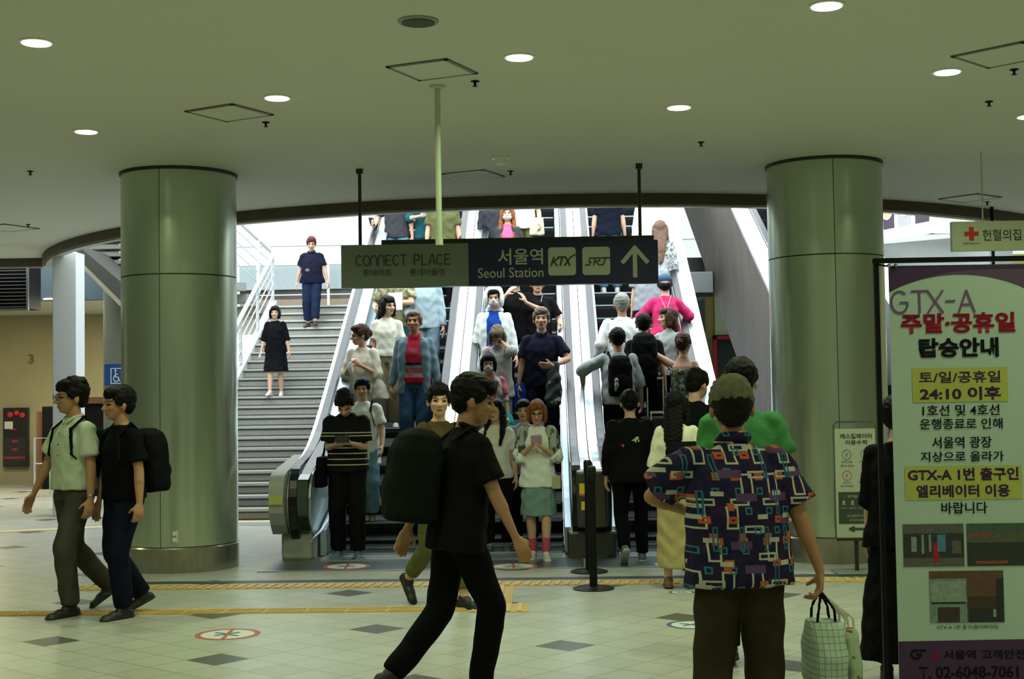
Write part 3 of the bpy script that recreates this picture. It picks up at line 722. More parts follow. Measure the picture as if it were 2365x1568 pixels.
for k in range(4):
    P = A.lerp(B, .06 + k * .24); Q = A.lerp(B, .06 + k * .24 + .19)
    pic = slab(P, Q, .12, .62, .004, .005).build('picture', mat('menu_picture_dark' if k % 2 else 'menu_picture_grey', (.05, .03, .06) if k % 2 else (.35, .35, .36), emit=.4), mbx)
    c = P.lerp(Q, .5) - n * .012; mb = MB(); t = (Q - P).normalized(); R0 = (Q - P).length * .42
    vs = [c + Vector((0, 0, .37))] + [c + t * (R0 * math.cos(a)) + Vector((0, 0, .37 + R0 * math.sin(a))) for a in [2 * PI * j / 20 for j in range(20)]]
    mb.add(vs, [(0, j + 1, (j + 1) % 20 + 1) for j in range(20)]); mb.build('plate', mat('menu_plate', (.8, .75, .68), emit=.7), pic)
    c = c - n * .004; R0 *= .72
    vs = [c + Vector((0, 0, .37))] + [c + t * (R0 * (1 + .15 * math.sin(5 * a)) * math.cos(a)) + Vector((0, 0, .37 + R0 * math.sin(a))) for a in [2 * PI * j / 20 for j in range(20)]]
    MB().add(vs, [(0, j + 1, (j + 1) % 20 + 1) for j in range(20)]).build('dish', mat('menu_food_%s' % 'abcd'[k], food[k], emit=.7), pic)
o2 = B + Vector((.9, .2, 0))
struct(slab(A, o2, -.55, -.06, .4, .12), 'wall_fascia_right', M_GREYC)
struct(slab(B + Vector((.02, 0, 0)), o2, -.05, 1.1, .4), 'wall_cladding_right', mat('pale_cladding', (.55, .60, .60), .4))
struct(MB().box((3.6, 20.5, 3.9), (16, 20.7, 8)), 'wall_upper_right', M_GREYC)

# ------------------------------------------------------------------ things on the far left
vent = thing('louvred_vent', 'dark louvred vent box under the ceiling at the left edge', 'vent', (-8.6, 20.4, 3.1))
a = at(-40, 610, 20.4); b = at(66, 712, 20.4)
MB().box((a.x, 20.42, b.z), (b.x, 20.9, a.z)).build('housing', M_BLACK, vent)
mb = MB(); z = b.z + .02
while z < a.z - .03: mb.add([(a.x, 20.40, z), (b.x - .03, 20.40, z), (b.x - .03, 20.45, z + .035), (a.x, 20.45, z + .035)], [(0, 1, 2, 3)]); z += .055
mb.build('slat', mat('vent_slat', (.16, .15, .14), .4, .4), vent)
MB().box((b.x - .03, 20.38, b.z), (b.x, 20.43, a.z)).box((a.x, 20.38, b.z - .03), (b.x, 20.43, b.z)).build('frame', mat('vent_frame', (.22, .22, .2), .4, .5), vent)
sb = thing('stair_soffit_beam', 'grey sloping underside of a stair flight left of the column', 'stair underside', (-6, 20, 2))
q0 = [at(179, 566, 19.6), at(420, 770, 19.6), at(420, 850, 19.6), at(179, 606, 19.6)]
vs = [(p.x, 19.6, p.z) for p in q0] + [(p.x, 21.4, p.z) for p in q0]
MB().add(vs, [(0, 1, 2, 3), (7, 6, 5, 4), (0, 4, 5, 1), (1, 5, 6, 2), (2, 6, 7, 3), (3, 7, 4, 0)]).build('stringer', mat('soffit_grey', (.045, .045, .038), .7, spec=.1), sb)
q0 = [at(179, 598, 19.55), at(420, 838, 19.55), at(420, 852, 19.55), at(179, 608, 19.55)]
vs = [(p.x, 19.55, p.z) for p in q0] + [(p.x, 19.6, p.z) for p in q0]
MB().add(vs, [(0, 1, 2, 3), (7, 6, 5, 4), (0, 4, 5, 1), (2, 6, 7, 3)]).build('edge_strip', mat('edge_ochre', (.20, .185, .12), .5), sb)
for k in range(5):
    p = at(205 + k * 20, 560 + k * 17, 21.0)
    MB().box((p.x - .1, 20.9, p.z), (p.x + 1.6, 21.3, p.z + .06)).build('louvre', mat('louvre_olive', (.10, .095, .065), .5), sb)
hy = thing('fire_hydrant_cabinet', 'black fire hydrant cabinet with red lamps on the ochre wall', 'fire cabinet', (-10.3, 25.9, .3))
a = at(7, 942, 25.9); b = at(64, 1077, 25.9)
MB().box((a.x, 25.9, b.z), (b.x, 25.995, a.z)).build('cabinet_box', mat('cabinet_black', (.03, .03, .03), .3, .3), hy)
CDOOR = MB().box((a.x + .02, 25.885, b.z + .02), (b.x - .02, 25.9, b.z + .55)).build('cabinet_door', mat('cabinet_door', (.045, .04, .04), .3, .3), hy)
mb = MB()
for px, py, r in ((22, 958, .055), (37, 954, .05), (50, 959, .055)):
    p = at(px, py, 25.86); mb.lathe([(r, .04), (r, .01), (r * .5, -.01)], (p.x, 25.86, p.z), 14, axis='Y')
mb.build('alarm_lamp', mat('red_lamp', (.40, .012, .02), emit=.12), hy)
for px, py, w_, h_ in ((30, 992, .07, .03), (34, 1019, .06, .05), (34, 1038, .06, .05), (34, 1057, .2, .05)):
    p = at(px, py, 25.88); MB().box((p.x - w_, 25.88, p.z - h_ / 2), (p.x + w_, 25.886, p.z + h_ / 2)).build('red_marking', mat('red_marking', (.25, .02, .02)), CDOOR)
p = at(20, 982, 25.88); MB().box((p.x - .08, 25.878, p.z - .07), (p.x + .08, 25.886, p.z + .07)).build('notice', mat('cabinet_notice', (.55, .58, .52)), hy)
# exit number on the wall
p = at(71, 829, 25.97)
tmpn = thing('wall_number', 'small dark figure 3 on the ochre wall', 'wall lettering', (p.x, 25.98, p.z))
fit_text('3', p.x - .05, p.x + .05, p.z - .09, p.z + .09, 25.985, mat('number_dark', (.13, .115, .06)), tmpn, .02)
# wheelchair sign
a = at(241, 841, 20.1); b = at(300, 889, 20.1)
ws = thing('accessibility_sign', 'blue sign with a white wheelchair symbol on the slim grey column', 'sign', (a.x, 20.1, b.z))
MB().box((a.x, 20.1, b.z), (b.x, 20.14, a.z)).build('panel', mat('sign_blue', (.01, .055, .20), .4), ws)
M_WS = mat('sign_white', (.62, .68, .64))
k0 = at(256, 851, 20.09); k1 = at(281, 885, 20.09)
strokes([[(0, 0), (1, 0), (1, 1), (0, 1), (0, 0)], [(.42, .80), (.42, .42), (.68, .42), (.80, .15)], [(.42, .62), (.62, .62)], arc(.47, .33, .24, .22, 110, 360, 12), arc(.42, .88, .05, .04, 0, 360, 8)],
        k0.x, k1.x, k1.z, k0.z, 20.095, .012, M_WS, ws, 'symbol')
# counter / kiosk behind the two men
ks = thing('info_counter', 'dark counter with a brown wooden top behind the two walking men', 'counter', (-6.6, 22, 0))
a = at(182, 930, 22.5); b = at(262, 1130, 22.5)
MB().box((a.x - .25, 22.5, 0), (b.x + .1, 23.1, a.z - .02)).build('body', M_BLACK, ks, bevel=.01)
MB().box((a.x - .3, 22.45, a.z - .02), (b.x + .14, 23.15, a.z + .10)).build('counter_top', mat('brown_wood', (.15, .065, .025), .5), ks, bevel=.01)
ks2 = thing('ticket_machine', 'black and brown upright machine by the ochre wall', 'machine', (-9, 24.5, 0))
a = at(84, 944, 24.5); b = at(120, 1100, 24.5)
MB().box((a.x, 24.5, 0), (a.x + .12, 25.1, a.z - .05)).build('side_panel', mat('brown_wood', (.15, .065, .025)), ks2)
MB().box((a.x + .12, 24.45, 0), (b.x + .12, 25.1, a.z + .04)).build('body', M_BLACK, ks2, bevel=.01)
fr = thing('tubular_stand', 'pale tubular metal stand on the floor near the ochre wall', 'stand', (-8.6, 23, 0))
a = at(80, 1012, 23); b = at(116, 1078, 23)
MB().tube([(a.x, 23, 0), (a.x, 23, a.z), (b.x, 23, a.z), (b.x, 23, 0)], .016, 8).build('hoop', M_WHITE, fr)
MB().tube([(a.x, 23, a.z * .55), (b.x, 23, a.z * .55)], .012, 8).build('crossbar', M_WHITE, fr)
sl = thing('soffit_light', 'small round light in the low soffit behind the white post', 'ceiling light', (-8.2, 23.5, 3.45))
SOFF = ['small round light in the low soffit behind the white post', 'small round soffit light added left of the louvred vent', 'small round soffit light added near the fire cabinet', 'small round soffit light added beside the slim grey column', 'small round soffit light added over the counter']
sl['label'] = SOFF[0]; q = on(116, 690, 3.25); sl.location = (q.x, q.y, 3.25); sl['_o'] = (q.x, q.y, 3.25)
MB().lathe([(.12, -.02), (.12, 0)], (q.x, q.y, 3.25), 20).build('diffuser', mat('lamp_diffuser', (1, .99, .86)), sl)
ld = bpy.data.lights.new('lamp', 'AREA'); ld.shape = 'DISK'; ld.size = .22; ld.energy = 55; ld.color = (1.0, .93, .58)
lo = bpy.data.objects.new('lamp', ld); COL.objects.link(lo); lo.parent = sl; lo.location = (0, 0, -.03)
for k, (dx, dy) in enumerate(((-3.0, 0), (-1.5, 1.2), (1.7, .6), (.6, 1.4))):  # further soffit lights, added along the passage to brighten the ochre wall
    c = copy_tree(sl); c.location = (q.x + dx, min(q.y + dy, 25.4), 3.25); c['label'] = SOFF[k + 1]; c['_o'] = tuple(c.location)
# between escalators three and four: grey box, red framed door
gb = thing('ceiling_box', 'grey metal box hanging in the gap right of the up escalator', 'box', (3, 21, 2.9))
a = at(1590, 628, 21); b = at(1648, 676, 21)
MB().box((a.x, 21, b.z), (b.x, 22.6, a.z)).build('housing', mat('box_grey', (.20, .22, .21), .4, .4), gb, bevel=.01)
MB().box((a.x, 20.98, b.z - .06), (b.x, 21.0, b.z)).build('lip', M_BLACK, gb)
dr = thing('door_1', 'door', 'door', (2.9, 23.9, 0)); del dr['label']; del dr['category']; dr['kind'] = 'structure'
a = at(1647, 776, 23.9)
mb = MB().box((a.x, 23.88, 0), (a.x + .06, 23.98, a.z)).box((a.x, 23.88, a.z - .06), (a.x + 1.2, 23.98, a.z)).box((a.x + 1.14, 23.88, 0), (a.x + 1.2, 23.98, a.z))
mb.build('door_frame', mat('red_frame', (.42, .012, .03), .4), dr)
MB().box((a.x + .06, 23.93, 0), (a.x + 1.14, 23.97, a.z - .06)).build('door_leaf', mat('dark_glass', (.05, .075, .06), .1, .3), dr)
wl = at(1625, 700, 23.95)
struct(MB().box((wl.x - .9, 23.6, 0), (wl.x - .02, 23.95, 3.9)), 'wall_pier', mat('dark_pier', (.05, .045, .04), .6))
struct(MB().box((at(1650, 700, 23.98).x, 23.96, a.z + .02), (5.5, 23.995, 3.4)), 'wall_green_panel', mat('pale_green_panel', (.46, .55, .33), .6))
# white stand in front of the right column
SDY = 11.75
st = thing('notice_stand', 'white notice stand about riding escalators in front of the right column', 'notice stand', (3.0, SDY, 0))
M_SP = mat('notice_paper', (.40, .44, .34), .5, noise=.03)
a0, a1, b0, b1 = SB(1930, 2024, 990, 1243, SDY)
MB().box((a0, SDY, b0), (a1, SDY + .02, b1)).build('panel', M_SP, st)
hoop = [(a0 - .005, SDY + .01, b0), (a0 - .005, SDY + .01, b1 + .035), (a0 + .02, SDY + .01, b1 + .06), (a1 - .02, SDY + .01, b1 + .06), (a1 + .005, SDY + .01, b1 + .035), (a1 + .005, SDY + .01, b0)]
MB().tube(hoop, .009, 8).build('hoop_frame', mat('stand_tube', (.16, .19, .15), .3, .7), st, smooth=True)
MB().box(((a0 + a1) / 2 - .015, SDY + .03, 0), ((a0 + a1) / 2 + .015, SDY + .06, b0 + .1)).build('post', M_CASE, st)
MB().box((a0, SDY - .01, b0 - .02), (a1, SDY + .03, b0 + .005)).build('bottom_rail', M_CASE, st)
MB().box((a0 - .02, SDY - .12, 0), (a1 + .03, SDY + .2, .02)).build('base', mat('base_grey', (.25, .28, .25), .4, .4), st, bevel=.008)
FYs = SDY - .003
fit_text('에스컬레이터', *SB(1940, 2013, 1001, 1013, SDY), FYs, M_SDK, st, .02)
fit_text('이용수칙', *SB(1952, 2002, 1016, 1027, SDY), FYs, M_SDK, st, .02)
for px, py, c in ((1955, 1050, 'b'), (1998, 1049, 'b'), (1956, 1098, 'r'), (1998, 1097, 'b')):
    x0, x1, z0, z1 = SB(px - 10, px + 10, py - 11, py + 11, SDY)
    mm = mat('notice_blue', (.10, .16, .24)) if c == 'b' else mat('notice_red', (.40, .10, .06))
    strokes([arc(.5, .5, .5, .5, 0, 360, 18), [(.5, .25), (.5, .65)], [(.35, .5), (.65, .6)]], x0, x1, z0, z1, FYs, .005, mm, st, 'pictogram')
for t_, r_ in (('손잡이를', (1943, 1968, 1064, 1069)), ('잡으세요', (1941, 1972, 1073, 1078)), ('안전선안에', (1985, 2014, 1063, 1068)), ('서주세요', (1988, 2012, 1072, 1077)),
               ('걷거나', (1948, 1966, 1112, 1117)), ('뛰지마세요', (1942, 1972, 1120, 1125)), ('노약자보호', (1982, 2014, 1110, 1115)), ('하세요', (1988, 2010, 1119, 1124))):
    fit_text(t_, *SB(*r_, SDY), FYs, mat('notice_text', (.09, .12, .09)), st, .01)
x0, x1, z0, z1 = SB(1937, 2024, 1136, 1209, SDY)
BPN = MB().box((x0, FYs - .001, z0), (x1, FYs + .002, z1)).build('black_panel', M_SDK, st)
fit_text('- 진입금지 -', *SB(1948, 2012, 1143, 1149, SDY), FYs - .003, M_SP, BPN, .01)
for k in range(4):
    x0, x1, z0, z1 = SB(1943 + 20 * k, 1954 + 20 * k, 1156, 1167, SDY)
    strokes([arc(.5, .85, .15, .15, 0, 360, 8), [(.5, .7), (.5, .3)], [(.2, .1), (.5, .4), (.8, .1)], [(.2, .55), (.8, .6)]], x0, x1, z0, z1, FYs - .003, .006, M_SP, BPN, 'pictogram')
    fit_text(['유모차', '휠체어', '자전거', '카트'][k], *SB(1941 + 20 * k, 1956 + 20 * k, 1171, 1175, SDY), FYs - .003, M_SP, BPN, 0)
fit_text('에스컬레이터 이용시', *SB(1956, 2004, 1188, 1194, SDY), FYs - .003, M_SP, BPN, 0)
fit_text('주의하세요', *SB(1962, 1998, 1198, 1204, SDY), FYs - .003, M_SP, BPN, 0)
x0, x1, z0, z1 = SB(1963, 1994, 1216, 1227, SDY)
strokes([[(.2, .5), (1, .5)], [(.0, .5), (.28, .85), (.28, .15), (0, .5)]], x0, x1, z0, z1, FYs, .020, M_SDK, st, 'arrow')

# ------------------------------------------------------------------ queue posts
def queue_post(px, py, H, label, belt=False):
    p = on(px, py, 0)
    o = thing('queue_post', label, 'queue post', (p.x, p.y, 0), 'black queue posts')
    MB().lathe([(.155, 0), (.155, .006), (.14, .018), (.03, .026)], (p.x, p.y, 0), 40).build('base', M_BLACK, o, smooth=True)
    MB().lathe([(.165, 0), (.165, .010), (.150, .012), (.150, 0)], (p.x, p.y, 0), 40).build('base_rim', M_RUBBER, o, smooth=True)
    MB().lathe([(.032, .02), (.028, H - .1), (.028, H - .08)], (p.x, p.y, 0), 20).build('pole', M_BLACK, o, smooth=True)
    MB().lathe([(.036, H - .12), (.036, H - .02), (.028, H)], (p.x, p.y, 0), 20).build('belt_head', M_RUBBER, o, smooth=True)
queue_post(1371, 1360, .98, 'nearer black queue post before the central escalator newel')
queue_post(1361, 1321, .98, 'farther black queue post, close behind the other one')

# ------------------------------------------------------------------ floor stickers
M_FRED = mat('floor_sticker_red', (.45, .07, .04), .5); M_FBLUE = mat('floor_sticker_blue', (.04, .09, .22), .5); M_FWH = mat('floor_sticker_white', (.55, .6, .56), .5)
def floor_sticker(px, py, R, red, label, z=.0, name='floor_sticker'):
    p = on(px, py, z)
    o = thing(name, label, 'floor sticker', (p.x, p.y, z))
    DSC = MB().lathe([(R, 0), (R, .0015)], (p.x, p.y, z), 40).build('disc', M_FWH, o)
    mb = MB(); vs = []; N = 40
    for k in range(N):
        a = 2 * PI * k / N
        for r in (R, R * .82): vs.append((p.x + r * math.cos(a), p.y + r * math.sin(a), z + .0022))
    mb.add(vs, [(2 * k, 2 * ((k + 1) % N), 2 * ((k + 1) % N) + 1, 2 * k + 1) for k in range(N)])
    mb.build('ring', M_FRED if red else M_FBLUE, o)
    mb = MB(); c = R
    for (x0, y0, x1, y1, w) in ((-.35, -.25, .30, .30, .14), (-.1, .1, -.45, .28, .12), (0, -.1, .4, -.3, .12)):
        a = Vector((p.x + x0 * R, p.y + y0 * R, z + .0028)); b = Vector((p.x + x1 * R, p.y + y1 * R, z + .0028)); d = (b - a).normalized(); nn = Vector((-d.y, d.x, 0)) * w * R / 2
        mb.add([a + nn, a - nn, b - nn, b + nn], [(0, 1, 2, 3)])
    mb.build('figure', M_FBLUE, DSC)
    if red: MB().obox((p.x, p.y, z + .0030), .12 * R, 1.7 * R, .001, .05).build('prohibition_bar', M_FRED, o)
floor_sticker(526, 1465, .215, True, 'red ringed no-running sticker on the floor at lower left')
floor_sticker(801, 1308, .22, True, 'red ringed sticker on the landing plate by the striped shirt man', .008)
floor_sticker(1186, 1308, .22, True, 'red ringed sticker on the landing plate behind the walking man', .008)
floor_sticker(1548, 1303, .17, False, 'blue ringed sticker on the up escalator landing plate', .008)
floor_sticker(1598, 1443, .17, False, 'larger blue ringed sticker half hidden by the patterned shirt man')
floor_sticker(1575, 1368, .10, False, 'small blue round sticker just past the yellow strip')

# ------------------------------------------------------------------ banner at right
BN = 5.6
bn = thing('standing_banner', 'tall white and purple information banner in a black frame at right', 'banner', (1.9, BN, 0))
fx0 = at(2030, 800, BN).x; zt_ = at(2030, 598, BN).z
bx0 = at(2062, 1000, BN).x; bx1 = bx0 + .60
fx1 = bx1 + .035
for x in (fx0, fx1): MB().box((x - .010, BN + .01, 0.02), (x + .010, BN + .03, zt_)).build('frame_post', M_BLACK, bn)
MB().box((fx0 - .010, BN + .008, zt_ - .016), (fx1 + .010, BN + .032, zt_ + .004)).build('frame_bar', M_BLACK, bn)
MB().box((fx0 - .1, BN - .15, 0), (fx1 + .1, BN + .2, .02)).build('base', M_BLACK, bn, bevel=.005)
M_BNW = mat('banner_white', (.44, .56, .48), .45, noise=.02); M_PUR = mat('banner_purple', (.055, .018, .075), .45); M_PUR2 = mat('banner_mauve', (.10, .055, .11), .45)
M_BLU = mat('banner_blue', (.012, .014, .10), .4); M_BTX = mat('banner_black', (.008, .009, .012), .6, spec=.1); M_BRD = mat('banner_red', (.26, .010, .030), .5, spec=.1); M_HL = mat('banner_highlight', (.44, .46, .09), .5)
M_PTX = mat('banner_purple_text', (.17, .07, .20), .5)
def bz(py, px=2200): return at(px, py, BN).z
def bx(px, py=1000): return at(px, py, BN).x
zbt = bz(612); MB().box((bx0, BN, .12), (bx1, BN + .004, zbt)).build('sheet', M_BNW, bn)
G = BN - .0015
def flat(poly, m, name, Y=G): return MB().add([(x, Y, z) for x, z in poly], [tuple(range(len(poly)))]).build(name, m, bn)
top = [(bx0 + (bx1 - bx0) * t, bz(665) + (bz(618) - bz(665)) * math.sin(min(1, (t + .0) * 1.25) * PI / 2 if t < .8 else PI / 2 * (1 - (t - .8) * .9))) for t in [i / 16 for i in range(17)]]
flat([(bx0, zbt)] + [(bx0 + (bx1 - bx0) * i / 16, bz(682) + (bz(634) - bz(682)) * math.sin(PI * min(1, .03 + i / 16 * 1.0)) ** .7) for i in range(17)] + [(bx1, zbt)], M_PUR2, 'mauve_band')
flat([(bx0, zbt - .003)] + [(bx0 + (bx1 - bx0) * i / 16, bz(672) + (bz(622) - bz(672)) * math.sin(PI * .5 * min(1, .0 + i / 10)) ** .8) for i in range(17)] + [(bx1, zbt - .003)], M_PUR, 'purple_band', G - .001)
flat([(bx0, zbt), (bx0 + .36, bz(612)), (bx0 + .2, bz(614)), (bx0, bz(615))], M_BLU, 'blue_band', G - .002)
flat([(bx0, .12), (bx1, .12), (bx1, bz(1477)), (bx0, bz(1480))], M_PUR, 'purple_foot')
def BT(txt, x0, x1, y0, y1, m, bold=.0, sh=0):
    a, b, c, d = SB(x0, x1, y0, y1, BN); return fit_text(txt, a, b, c, d, G - .002, m, bn, bold, sh)
a_, b_, c_, d_ = SB(2058, 2250, 672, 722, BN)
S = []
def putp(paths, x, w):
    for p in paths: S.append([(x + a * w, b) for a, b in p])
putp([arc(.5, .5, .5, .5, 50, 340, 12) + [(.97, .48), (.55, .48)]], 0, .20); putp(Tt, .25, .18); putp([[(0, 0), (1, 1)], [(0, 1), (1, 0)]], .44, .18)
putp([[(0, .52), (1, .52)]], .66, .10); putp([[(0, 0), (.5, 1), (1, 0)], [(.2, .35), (.8, .35)]], .81, .19)
strokes(S, a_, b_, c_, d_, G - .002, .0085, M_PTX, bn)
BT('주말·공휴일', 2080, 2344, 722, 769, M_BRD, .035); BT('탑승안내', 2122, 2306, 780, 825, M_BTX, .04)
for (x0, x1, y0, y1) in ((2107, 2327, 849, 928), (2090, 2360, 1076, 1153)):
    a, b, c, d = SB(x0, x1, y0, y1, BN); MB().box((a, G - .0008, c), (b, G, d)).build('highlight', M_HL, bn)
BT('토/일/공휴일', 2122, 2310, 857, 884, M_PTX if 0 else mat('banner_violet_black', (.05, .02, .06), .6, spec=.1), .015); BT('24:10 이후', 2124, 2311, 893, 924, mat('banner_violet_black', (.05, .02, .06), .6, spec=.1), .03)
BT('1호선 및 4호선', 2130, 2308, 934, 960, M_BTX, .012); BT('운행종료로 인해', 2124, 2315, 966, 991, M_BTX, .012)
BT('서울역 광장', 2152, 2290, 1008, 1035, M_BTX, .012); BT('지상으로 올라가', 2126, 2318, 1042, 1066, M_BTX, .012)
BT('GTX-A 1번 출구인', 2096, 2352, 1080, 1110, mat('banner_violet_black', (.05, .02, .06), .6, spec=.1), .03); BT('엘리베이터 이용', 2116, 2332, 1119, 1148, mat('banner_violet_black', (.05, .02, .06), .6, spec=.1), .03)
BT('바랍니다', 2174, 2280, 1159, 1186, M_BTX, .012)
def photo_panel(x0, x1, y0, y1, cols, patches, name='printed_photo'):
    a, b, c, d = SB(x0, x1, y0, y1, BN); mb = MB(); mb.box((a, G - .001, c), (b, G, d), 0)
    for (u0, u1, v0, v1, mi) in patches: mb.box((a + (b - a) * u0, G - .0012 - .0002 * mi, c + (d - c) * v0), (a + (b - a) * u1, G - .001, c + (d - c) * v1), mi)
    mb.build(name, [mat('print_%s' % n_, c_, .5, noise=.5, nscale=60) for n_, c_ in cols], bn)
photo_panel(2086, 2226, 1210, 1308, [('dark', (.03, .03, .032)), ('ash', (.10, .10, .09)), ('red', (.38, .01, .03)), ('sky', (.07, .20, .32)), ('mint', (.22, .30, .24))],
            [(0, 1, 0, .2, 1), (0, 1, .78, 1, 1), (.13, .22, .35, .7, 4), (.30, .34, .3, .75, 4), (.42, .46, .35, .75, 4), (.56, .70, .35, .75, 3), (.49, .58, .1, .55, 2), (.8, .95, .3, .6, 1)])
photo_panel(2233, 2420, 1208, 1306, [('dark', (.03, .03, .032)), ('olive', (.09, .09, .06)), ('rust', (.25, .06, .03)), ('green', (.04, .10, .07))],
            [(0, 1, .55, 1, 1), (0, 1, .85, 1, 3), (.02, .3, .70, .76, 2), (.4, .9, .2, .5, 0), (.1, .5, .05, .12, 2)])
photo_panel(2147, 2318, 1318, 1437, [('brick', (.12, .055, .035)), ('teal', (.17, .26, .22)), ('umber', (.05, .03, .02)), ('coal', (.02, .022, .025)), ('pale', (.25, .32, .27))],
            [(0, .5, 0, .85, 1), (.02, .48, .4, .8, 4), (.02, .48, .36, .40, 3), (.1, .4, .0, .30, 2), (.52, .9, 0, .25, 3), (.52, .9, .25, .5, 2), (.9, 1, .0, .85, 3), (.85, .89, .1, .25, 4)])
BT('GTX-A 1번 출구(엘리베이터)', 2163, 2305, 1443, 1454, M_BTX, .0)
BT('서울역 고객안전센터', 2178, 2420, 1500, 1522, M_BTX, .02); BT('T. 02-6048-7061', 2122, 2352, 1538, 1566, M_BTX, .02)
a, b, c, d = SB(2104, 2148, 1500, 1522, BN); strokes([arc(.25, .5, .25, .45, 60, 330, 8) + [(.5, .5), (.3, .5)], [(.5, .9), (.75, .9)]], a, b, c, d, G - .002, .009, M_BTX, bn, 'emblem')
a, b, c, d = SB(2150, 2168, 1500, 1524, BN); flat([(a, c), (b, c), ((a + b) / 2, d)], M_BRD, 'emblem', G - .002)
# clips holding the sheet
mb = MB()
for px in (2052, 2068): p = at(px, 614, BN); mb.lathe([(.006, -.012), (.009, 0), (.006, .006)], (p.x, BN - .006, p.z), 12, axis='Y')
mb.build('clip', M_STEEL, bn)
MB().tube([(fx0, BN + .01, zt_ - .02), (bx0 + .02, BN - .002, zbt - .006)], .004, 6).build('cord', M_BLACK, bn)
# ------------------------------------------------------------------ people: shape kit
A3 = lambda *v: np.array(v, float)
def unit(v):
    v = np.asarray(v, float); l = np.linalg.norm(v); return v / l if l > 1e-9 else A3(0, 0, 1)
def rotx(d): a = math.radians(d); c, s = math.cos(a), math.sin(a); return np.array([[1, 0, 0], [0, c, -s], [0, s, c]])
def roty(d): a = math.radians(d); c, s = math.cos(a), math.sin(a); return np.array([[c, 0, s], [0, 1, 0], [-s, 0, c]])
def rotz(d): a = math.radians(d); c, s = math.cos(a), math.sin(a); return np.array([[c, -s, 0], [s, c, 0], [0, 0, 1]])
def _grid(rings):
    """closed surface from a list of rings (m x 3 arrays)"""
    m = len(rings[0]); vs = np.vstack(rings); n = len(rings); fs = []
    for i in range(n - 1):
        for k in range(m): fs.append((i * m + k, i * m + (k + 1) % m, (i + 1) * m + (k + 1) % m, (i + 1) * m + k))
    fs.append(tuple(range(m))[::-1]); fs.append(tuple((n - 1) * m + k for k in range(m)))
    return vs, fs
_ang = [2 * PI * k / 14 for k in range(14)]; _CS = np.array([math.cos(a) for a in _ang]); _SN = np.array([math.sin(a) for a in _ang])
def ell(c, r, R=None):
    c = np.asarray(c, float); rings = []
    for i in range(9):
        t = -PI / 2 + PI * (i + .0) / 8; t = max(-1.5, min(1.5, t))
        p = np.stack([r[0] * math.cos(t) * _CS, r[1] * math.cos(t) * _SN, np.full(14, r[2] * math.sin(t))], 1)
        if R is not None: p = p @ np.asarray(R).T
        rings.append(p + c)
    return _grid(rings)
def cone(p0, p1, r0, r1, flat=1.0, ax=None, round_ends=True):
    p0 = np.asarray(p0, float); p1 = np.asarray(p1, float); d = unit(p1 - p0)
    a = np.cross(d, (0, 0, 1) if ax is None else ax)
    if np.linalg.norm(a) < .05: a = np.cross(d, (1, 0, 0))
    a = unit(a); b = np.cross(d, a); rings = []
    def ring(c, r): rings.append(c + np.outer(_CS * r, a) + np.outer(_SN * r * flat, b))
    if round_ends:
        for t in (-1.45, -1.0, -.5): ring(p0 + d * r0 * math.sin(t), r0 * math.cos(t))
    for i in range(5): t = i / 4; ring(p0 + (p1 - p0) * t, r0 + (r1 - r0) * t)
    if round_ends:
        for t in (.5, 1.0, 1.45): ring(p1 + d * r1 * math.sin(t), r1 * math.cos(t))
    return _grid(rings)
def loft(secs, pw=2.4):
    """secs: (z, cx, cy, rx, ry) horizontal super-ellipse sections from low to high"""
    rings = []; e = 2.0 / pw
    cx_ = np.sign(_CS) * np.abs(_CS) ** e; sx_ = np.sign(_SN) * np.abs(_SN) ** e
    for z, cx, cy, rx, ry in secs: rings.append(np.stack([cx + rx * cx_, cy + ry * sx_, np.full(14, z)], 1))
    return _grid(rings)
def path_tube(pts, rs, flat=1.0):
    out = []
    for i in range(len(pts) - 1): out.append(cone(pts[i], pts[i + 1], rs[i] if isinstance(rs, (list, tuple)) else rs, rs[i + 1] if isinstance(rs, (list, tuple)) else rs, flat))
    return out
def xf(prims, R, o, t=(0, 0, 0)):
    o = np.asarray(o, float); return [((v - o) @ np.asarray(R).T + o + np.asarray(t), f) for v, f in prims]
def ik(a, t, l1, l2, hint):
    a = np.asarray(a, float); t = np.asarray(t, float); d = t - a; L = np.linalg.norm(d)
    if L > (l1 + l2) * .998: t = a + d / L * (l1 + l2) * .998; L = (l1 + l2) * .998; d = t - a
    if L < abs(l1 - l2) * 1.05 + .02: L = abs(l1 - l2) * 1.05 + .02; d = unit(d) * L; t = a + d
    u = d / L; h = np.asarray(hint, float); h = h - u * h.dot(u); h = unit(h)
    x = (l1 * l1 - l2 * l2 + L * L) / (2 * L); y = math.sqrt(max(0, l1 * l1 - x * x))
    return a + u * x + h * y, t

